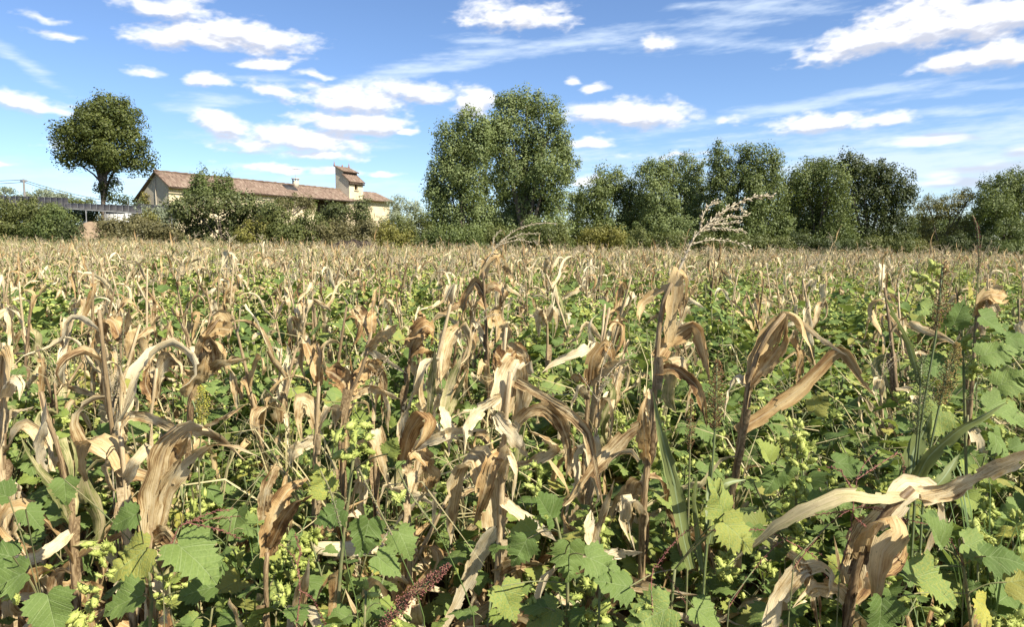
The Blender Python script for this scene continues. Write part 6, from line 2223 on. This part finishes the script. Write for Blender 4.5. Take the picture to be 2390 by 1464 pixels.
hero_weed('tall cocklebur with big leaves high up at the right edge', 2.6, [(2260, 1300), (2255, 1100), (2250, 900), (2245, 720)],
          [(2225, 760, 80, 70, 40, 0), (2290, 740, 90, -25, 45, 0), (2180, 710, 66, 200, 40, 0), (2290, 830, 100, 20, 45, 0), (2210, 850, 100, 190, 45, 0), (2300, 950, 120, -20, 45, 0), (2330, 900, 100, 30, 45, 0), (2200, 960, 110, 220, 45, 0), (2350, 790, 80, 0, 45, 0),
           (2320, 1010, 100, -60, 45, 0), (2270, 690, 50, 110, 40, 1)],
          [(2175, 640, 55), (2170, 665, 50), (2180, 620, 40), (2270, 860, 60), (2240, 800, 50), (2330, 930, 50), (2290, 790, 45)])
hero_weed('cocklebur with broad shaded leaves in the bottom right corner', 1.75, [(2270, 1560), (2265, 1440), (2250, 1340), (2240, 1260)],
          [(2200, 1280, 130, 120, 50, 0), (2250, 1270, 130, -20, 50, 0), (2130, 1340, 150, -30, 50, 0), (2300, 1300, 120, 0, 50, 0), (2280, 1400, 110, -60, 50, 1), (2060, 1400, 120, -100, 50, 0), (2350, 1360, 130, 20, 50, 0)], [(2200, 1440, 60), (2320, 1440, 60)])
hero_weed('cocklebur with large leaf below the brown seed head, bottom right of centre', 1.85, [(1560, 1560), (1565, 1440), (1575, 1330)],
          [(1560, 1420, 150, 200, 50, 0), (1520, 1390, 120, -60, 55, 0), (1690, 1200, 130, 110, 40, 0), (1690, 1220, 120, -40, 45, 0), (1620, 1420, 120, -30, 50, 0), (1470, 1370, 110, 160, 50, 0)], [(1690, 1330, 60), (1500, 1450, 60)])



HERO_WORDS = ['white tasselled maize', 'central pale maize', 'elbow leafed maize', 'collapsed corner maize', 'golden umbrella maize', 'looped leaf maize', 'half green maize', 'orange leaf stub',
              'golden cup maize', 'shredded top maize', 'curled top maize', 'hook topped maize', 'funnel topped stump', 'bushy tan maize', 'hooded brown maize', 'short pale stub', 'bent hook maize',
              'barrel loop maize', 'brown left edge maize', 'bright folded maize', 'pinkish tan maize', 'grey white shredded maize']


def relational(points, h, what, ranks):
    """labels for plants that stand nearest to one of the outstanding maize plants, counted outwards on either side in the picture"""
    heroes = [(px_of((x, y, gz(x, y) + h)), w) for (x, y), w in zip(HERO_SPOTS, HERO_WORDS)]
    side, out = {}, {}
    for i, (x, y) in enumerate(points):
        q = px_of((x, y, gz(x, y) + h))
        if not (-40 < q[0] < 2430 and q[1] < 1500):
            continue
        k = min(range(len(heroes)), key=lambda j: abs(heroes[j][0][0] - q[0]) + abs(heroes[j][0][1] - q[1]))
        dx = q[0] - heroes[k][0][0]
        if abs(dx) + abs(q[1] - heroes[k][0][1]) < 260:
            side.setdefault((k, dx > 0), []).append((abs(dx) + abs(q[1] - heroes[k][0][1]), i))
    for (k, rt), lst in side.items():
        for r, (_, i) in enumerate(sorted(lst)[:ranks]):
            out[i] = '%s %s %s of the %s' % (('nearest', 'second', 'third')[r], what, 'right' if rt else 'left', heroes[k][1])
    return out


def build_field():
    rg = np.random.default_rng(77)
    # --- maize positions in rows that run away from the camera, slightly turned
    cor = []
    turn = R(-6)
    for row in range(-90, 91):
        for k in range(0, 330):
            u, v = row * 0.8, 1.0 + k * 0.21
            x = u * math.cos(turn) - v * math.sin(turn) + rg.normal() * .06
            y = u * math.sin(turn) + v * math.cos(turn) + rg.normal() * .06
            lim = 57.0 - 0.02 * x + 1.5 * math.sin(x * .21)
            if y < 2.3 or y > lim or abs(x) > 0.74 * y + 1.2:
                continue
            a = x / y
            # how much of the maize still stands there: sparse among the weeds in the near middle and right, dense far off and to the left
            if y < 4.0:
                dens = .85 if a < .12 else .36
            elif a < -0.30:
                dens = .48 + .35 * min(1, (y - 4) / 8)
            elif a < 0.1:
                dens = .42 + .5 * min(1, max(0, (y - 7.5) / 10))
            else:
                dens = .34 + .6 * min(1, max(0, (y - 8 - 8 * a) / 12))
            dens *= 1.0 if y < 10 else max(.5, 1 - (y - 10) / 40)
            if rg.random() > dens:
                continue
            cor.append((x, y))
    cor.sort(key=lambda p: math.hypot(*p))
    near_heroes = [(h[0], h[1]) for h in HERO_SPOTS]
    cor = [c for c in cor if all(math.hypot(c[0] - h[0], c[1] - h[1]) > .22 for h in near_heroes)]
    recs = [maize_recipe(rg) for _ in range(16)]
    n_ind = 300 - len(HERO_SPOTS)
    rel = relational(cor[:n_ind], 1.1, 'plain withered maize plant', 3)
    for i, (x, y) in enumerate(cor[:n_ind]):
        rec = recs[int(rg.integers(len(recs)))]
        side = 'left' if x / y < -.2 else ('right' if x / y > .25 else 'middle')
        place_maize(rec, 'maize_plant', rel.get(i) or 'withered tan maize plant among the others in the %s of the near field' % side, (x, y, gz(x, y)), rg.uniform(0, 6.28), rg.uniform(.86, 1.14) if y < 4.5 else rg.uniform(.9, 1.14), 'maize plants standing in the %s near field' % side, (rg.normal() * (.45 if i % 6 == 0 else .1), rg.normal() * (.45 if i % 6 == 0 else .1)))
    low = [maize_low(rg) for _ in range(12)]
    col = proto_collection('far_maize', low)
    pts = []
    for (x, y) in cor[n_ind:]:
        pts.append((x, y, gz(x, y), rg.normal() * .08, rg.normal() * .08, rg.uniform(0, 6.28), rg.uniform(.72, 1.12) * (1.16 if rg.random() < .12 else 1.0), rg.integers(12)))
    points_object('maize_crop', pts, col, 'tan mass of withered maize filling the field out to the hedges')
    print('maize', len(cor), 'far', len(pts))
    # --- cocklebur
    wd = []
    for _ in range(60000):
        y = 58 * math.sqrt(rg.random())
        x = rg.uniform(-.76, .76) * y + rg.uniform(-.6, .6)
        if y < 1.55:
            continue
        a = x / y
        if a < -.35:
            dens = 1.1 if y < 6 else max(.85, 1.1 - (y - 6) / 16)
        elif a < .12:
            dens = 1.0 if y < 12 else max(.75, 1 - (y - 12) / 20)
        else:
            lim = 9 + 12 * min(1, (a - .12) / .4)
            dens = 1.0 if y < lim else max(.55, 1 - (y - lim) / 12)
        k = fbm(np.array([x * .35]), np.array([y * .35]), 3, 7)[0]
        dens *= .75 + .9 * k
        if y < 3.2 and a < .15:
            dens *= .72
        want = 14 if y < 5 else (9.5 if y < 12 else 5.5)
        area = .5 * 58 * 58 * 1.52 + 58 * 1.2
        if rg.random() < dens * want * area / 60000:
            wd.append((x, y))
    wd.sort(key=lambda p: math.hypot(*p))
    wrec = [finish_weed(weed_recipe(rg), rg) for _ in range(14)]
    n_w = 292
    relw = relational(wd[:n_w], .8, 'leafy green cocklebur', 2)
    for i, (x, y) in enumerate(wd[:n_w]):
        s = rg.uniform(.85, 1.2) * (.78 if y < 2.1 else (.92 if y < 4 else 1.06))
        side = 'left' if x / y < -.2 else ('right' if x / y > .25 else 'middle')
        place_weed(wrec[int(rg.integers(len(wrec)))], 'cocklebur_plant', relw.get(i) or 'leafy green cocklebur weed among the others in the %s of the near field' % side, (x, y, gz(x, y)), rg.uniform(0, 6.28), s,
                   'cocklebur weeds crowding the %s near field' % side, split=i < 130)
    lw = [weed_low_mesh(rg) for _ in range(10)]
    col = proto_collection('far_weed', lw)
    pts = [(x, y, gz(x, y), rg.normal() * .06, rg.normal() * .06, rg.uniform(0, 6.28), rg.uniform(.95, 1.3) * 1.03, rg.integers(10)) for (x, y) in wd[n_w:]]
    points_object('weed_cover', pts, col, 'green cocklebur weeds covering the field among the maize')
    print('weeds', len(wd), 'far', len(pts))
    # --- dry litter and stubble on the soil, thin grasses between the weeds
    lit = [dry_leaf(rg, s_, 9, 2).mesh('litter', [M_DRY, M_DRYO][i % 2], True) for i, s_ in enumerate(['fold', 'arch', 'hang', 'curl', 'up', 'fold', 'arch', 'hang'])]
    col = proto_collection('litter', lit)
    pts = []
    for _ in range(3600):
        y = 1.3 + 14 * rg.random() ** 1.3
        x = rg.uniform(-.8, .8) * y
        pts.append((x, y, gz(x, y) + rg.uniform(.02, .55), rg.uniform(0, 6.28), rg.uniform(-1.5, 1.5), rg.uniform(0, 6.28), rg.uniform(.6, 1.1), rg.integers(8)))
    points_object('leaf_litter', pts, col, 'dry fallen maize leaves lying between the plants')
    tf = [grass_tuft_geo(rg, int(rg.integers(16, 30)), rg.uniform(.4, .75), .05, rg.uniform(.0035, .007), 1, rg.uniform(.3, .8)).mesh('grass', [M_GRASS, M_GRASS, M_GRASSDRY][i % 3]) for i in range(6)]
    col = proto_collection('grass', tf)
    pts = []
    for _ in range(950):
        y = 2.9 + 26 * rg.random() ** 1.3
        x = rg.uniform(-.78, .78) * y
        dry = rg.random() < .7
        pts.append((x, y, gz(x, y), rg.normal() * .15, rg.normal() * .15, rg.uniform(0, 6.28), rg.uniform(.9, 1.55), (2, 5)[int(rg.integers(2))] if dry else (0, 1, 3, 4)[int(rg.integers(4))]))
    for _ in range(2600):                      # the paler grassy strip at the far left end of the field
        y = rg.uniform(48, 61)
        x = rg.uniform(-.75, .75) * y
        if x > -14 and rg.random() < .75:
            continue
        pts.append((x, y, gz(x, y), 0, 0, rg.uniform(0, 6.28), rg.uniform(1.4, 2.4), rg.integers(6)))
    points_object('grass', pts, col, 'thin green and straw coloured grass growing through the crop')


build_field()
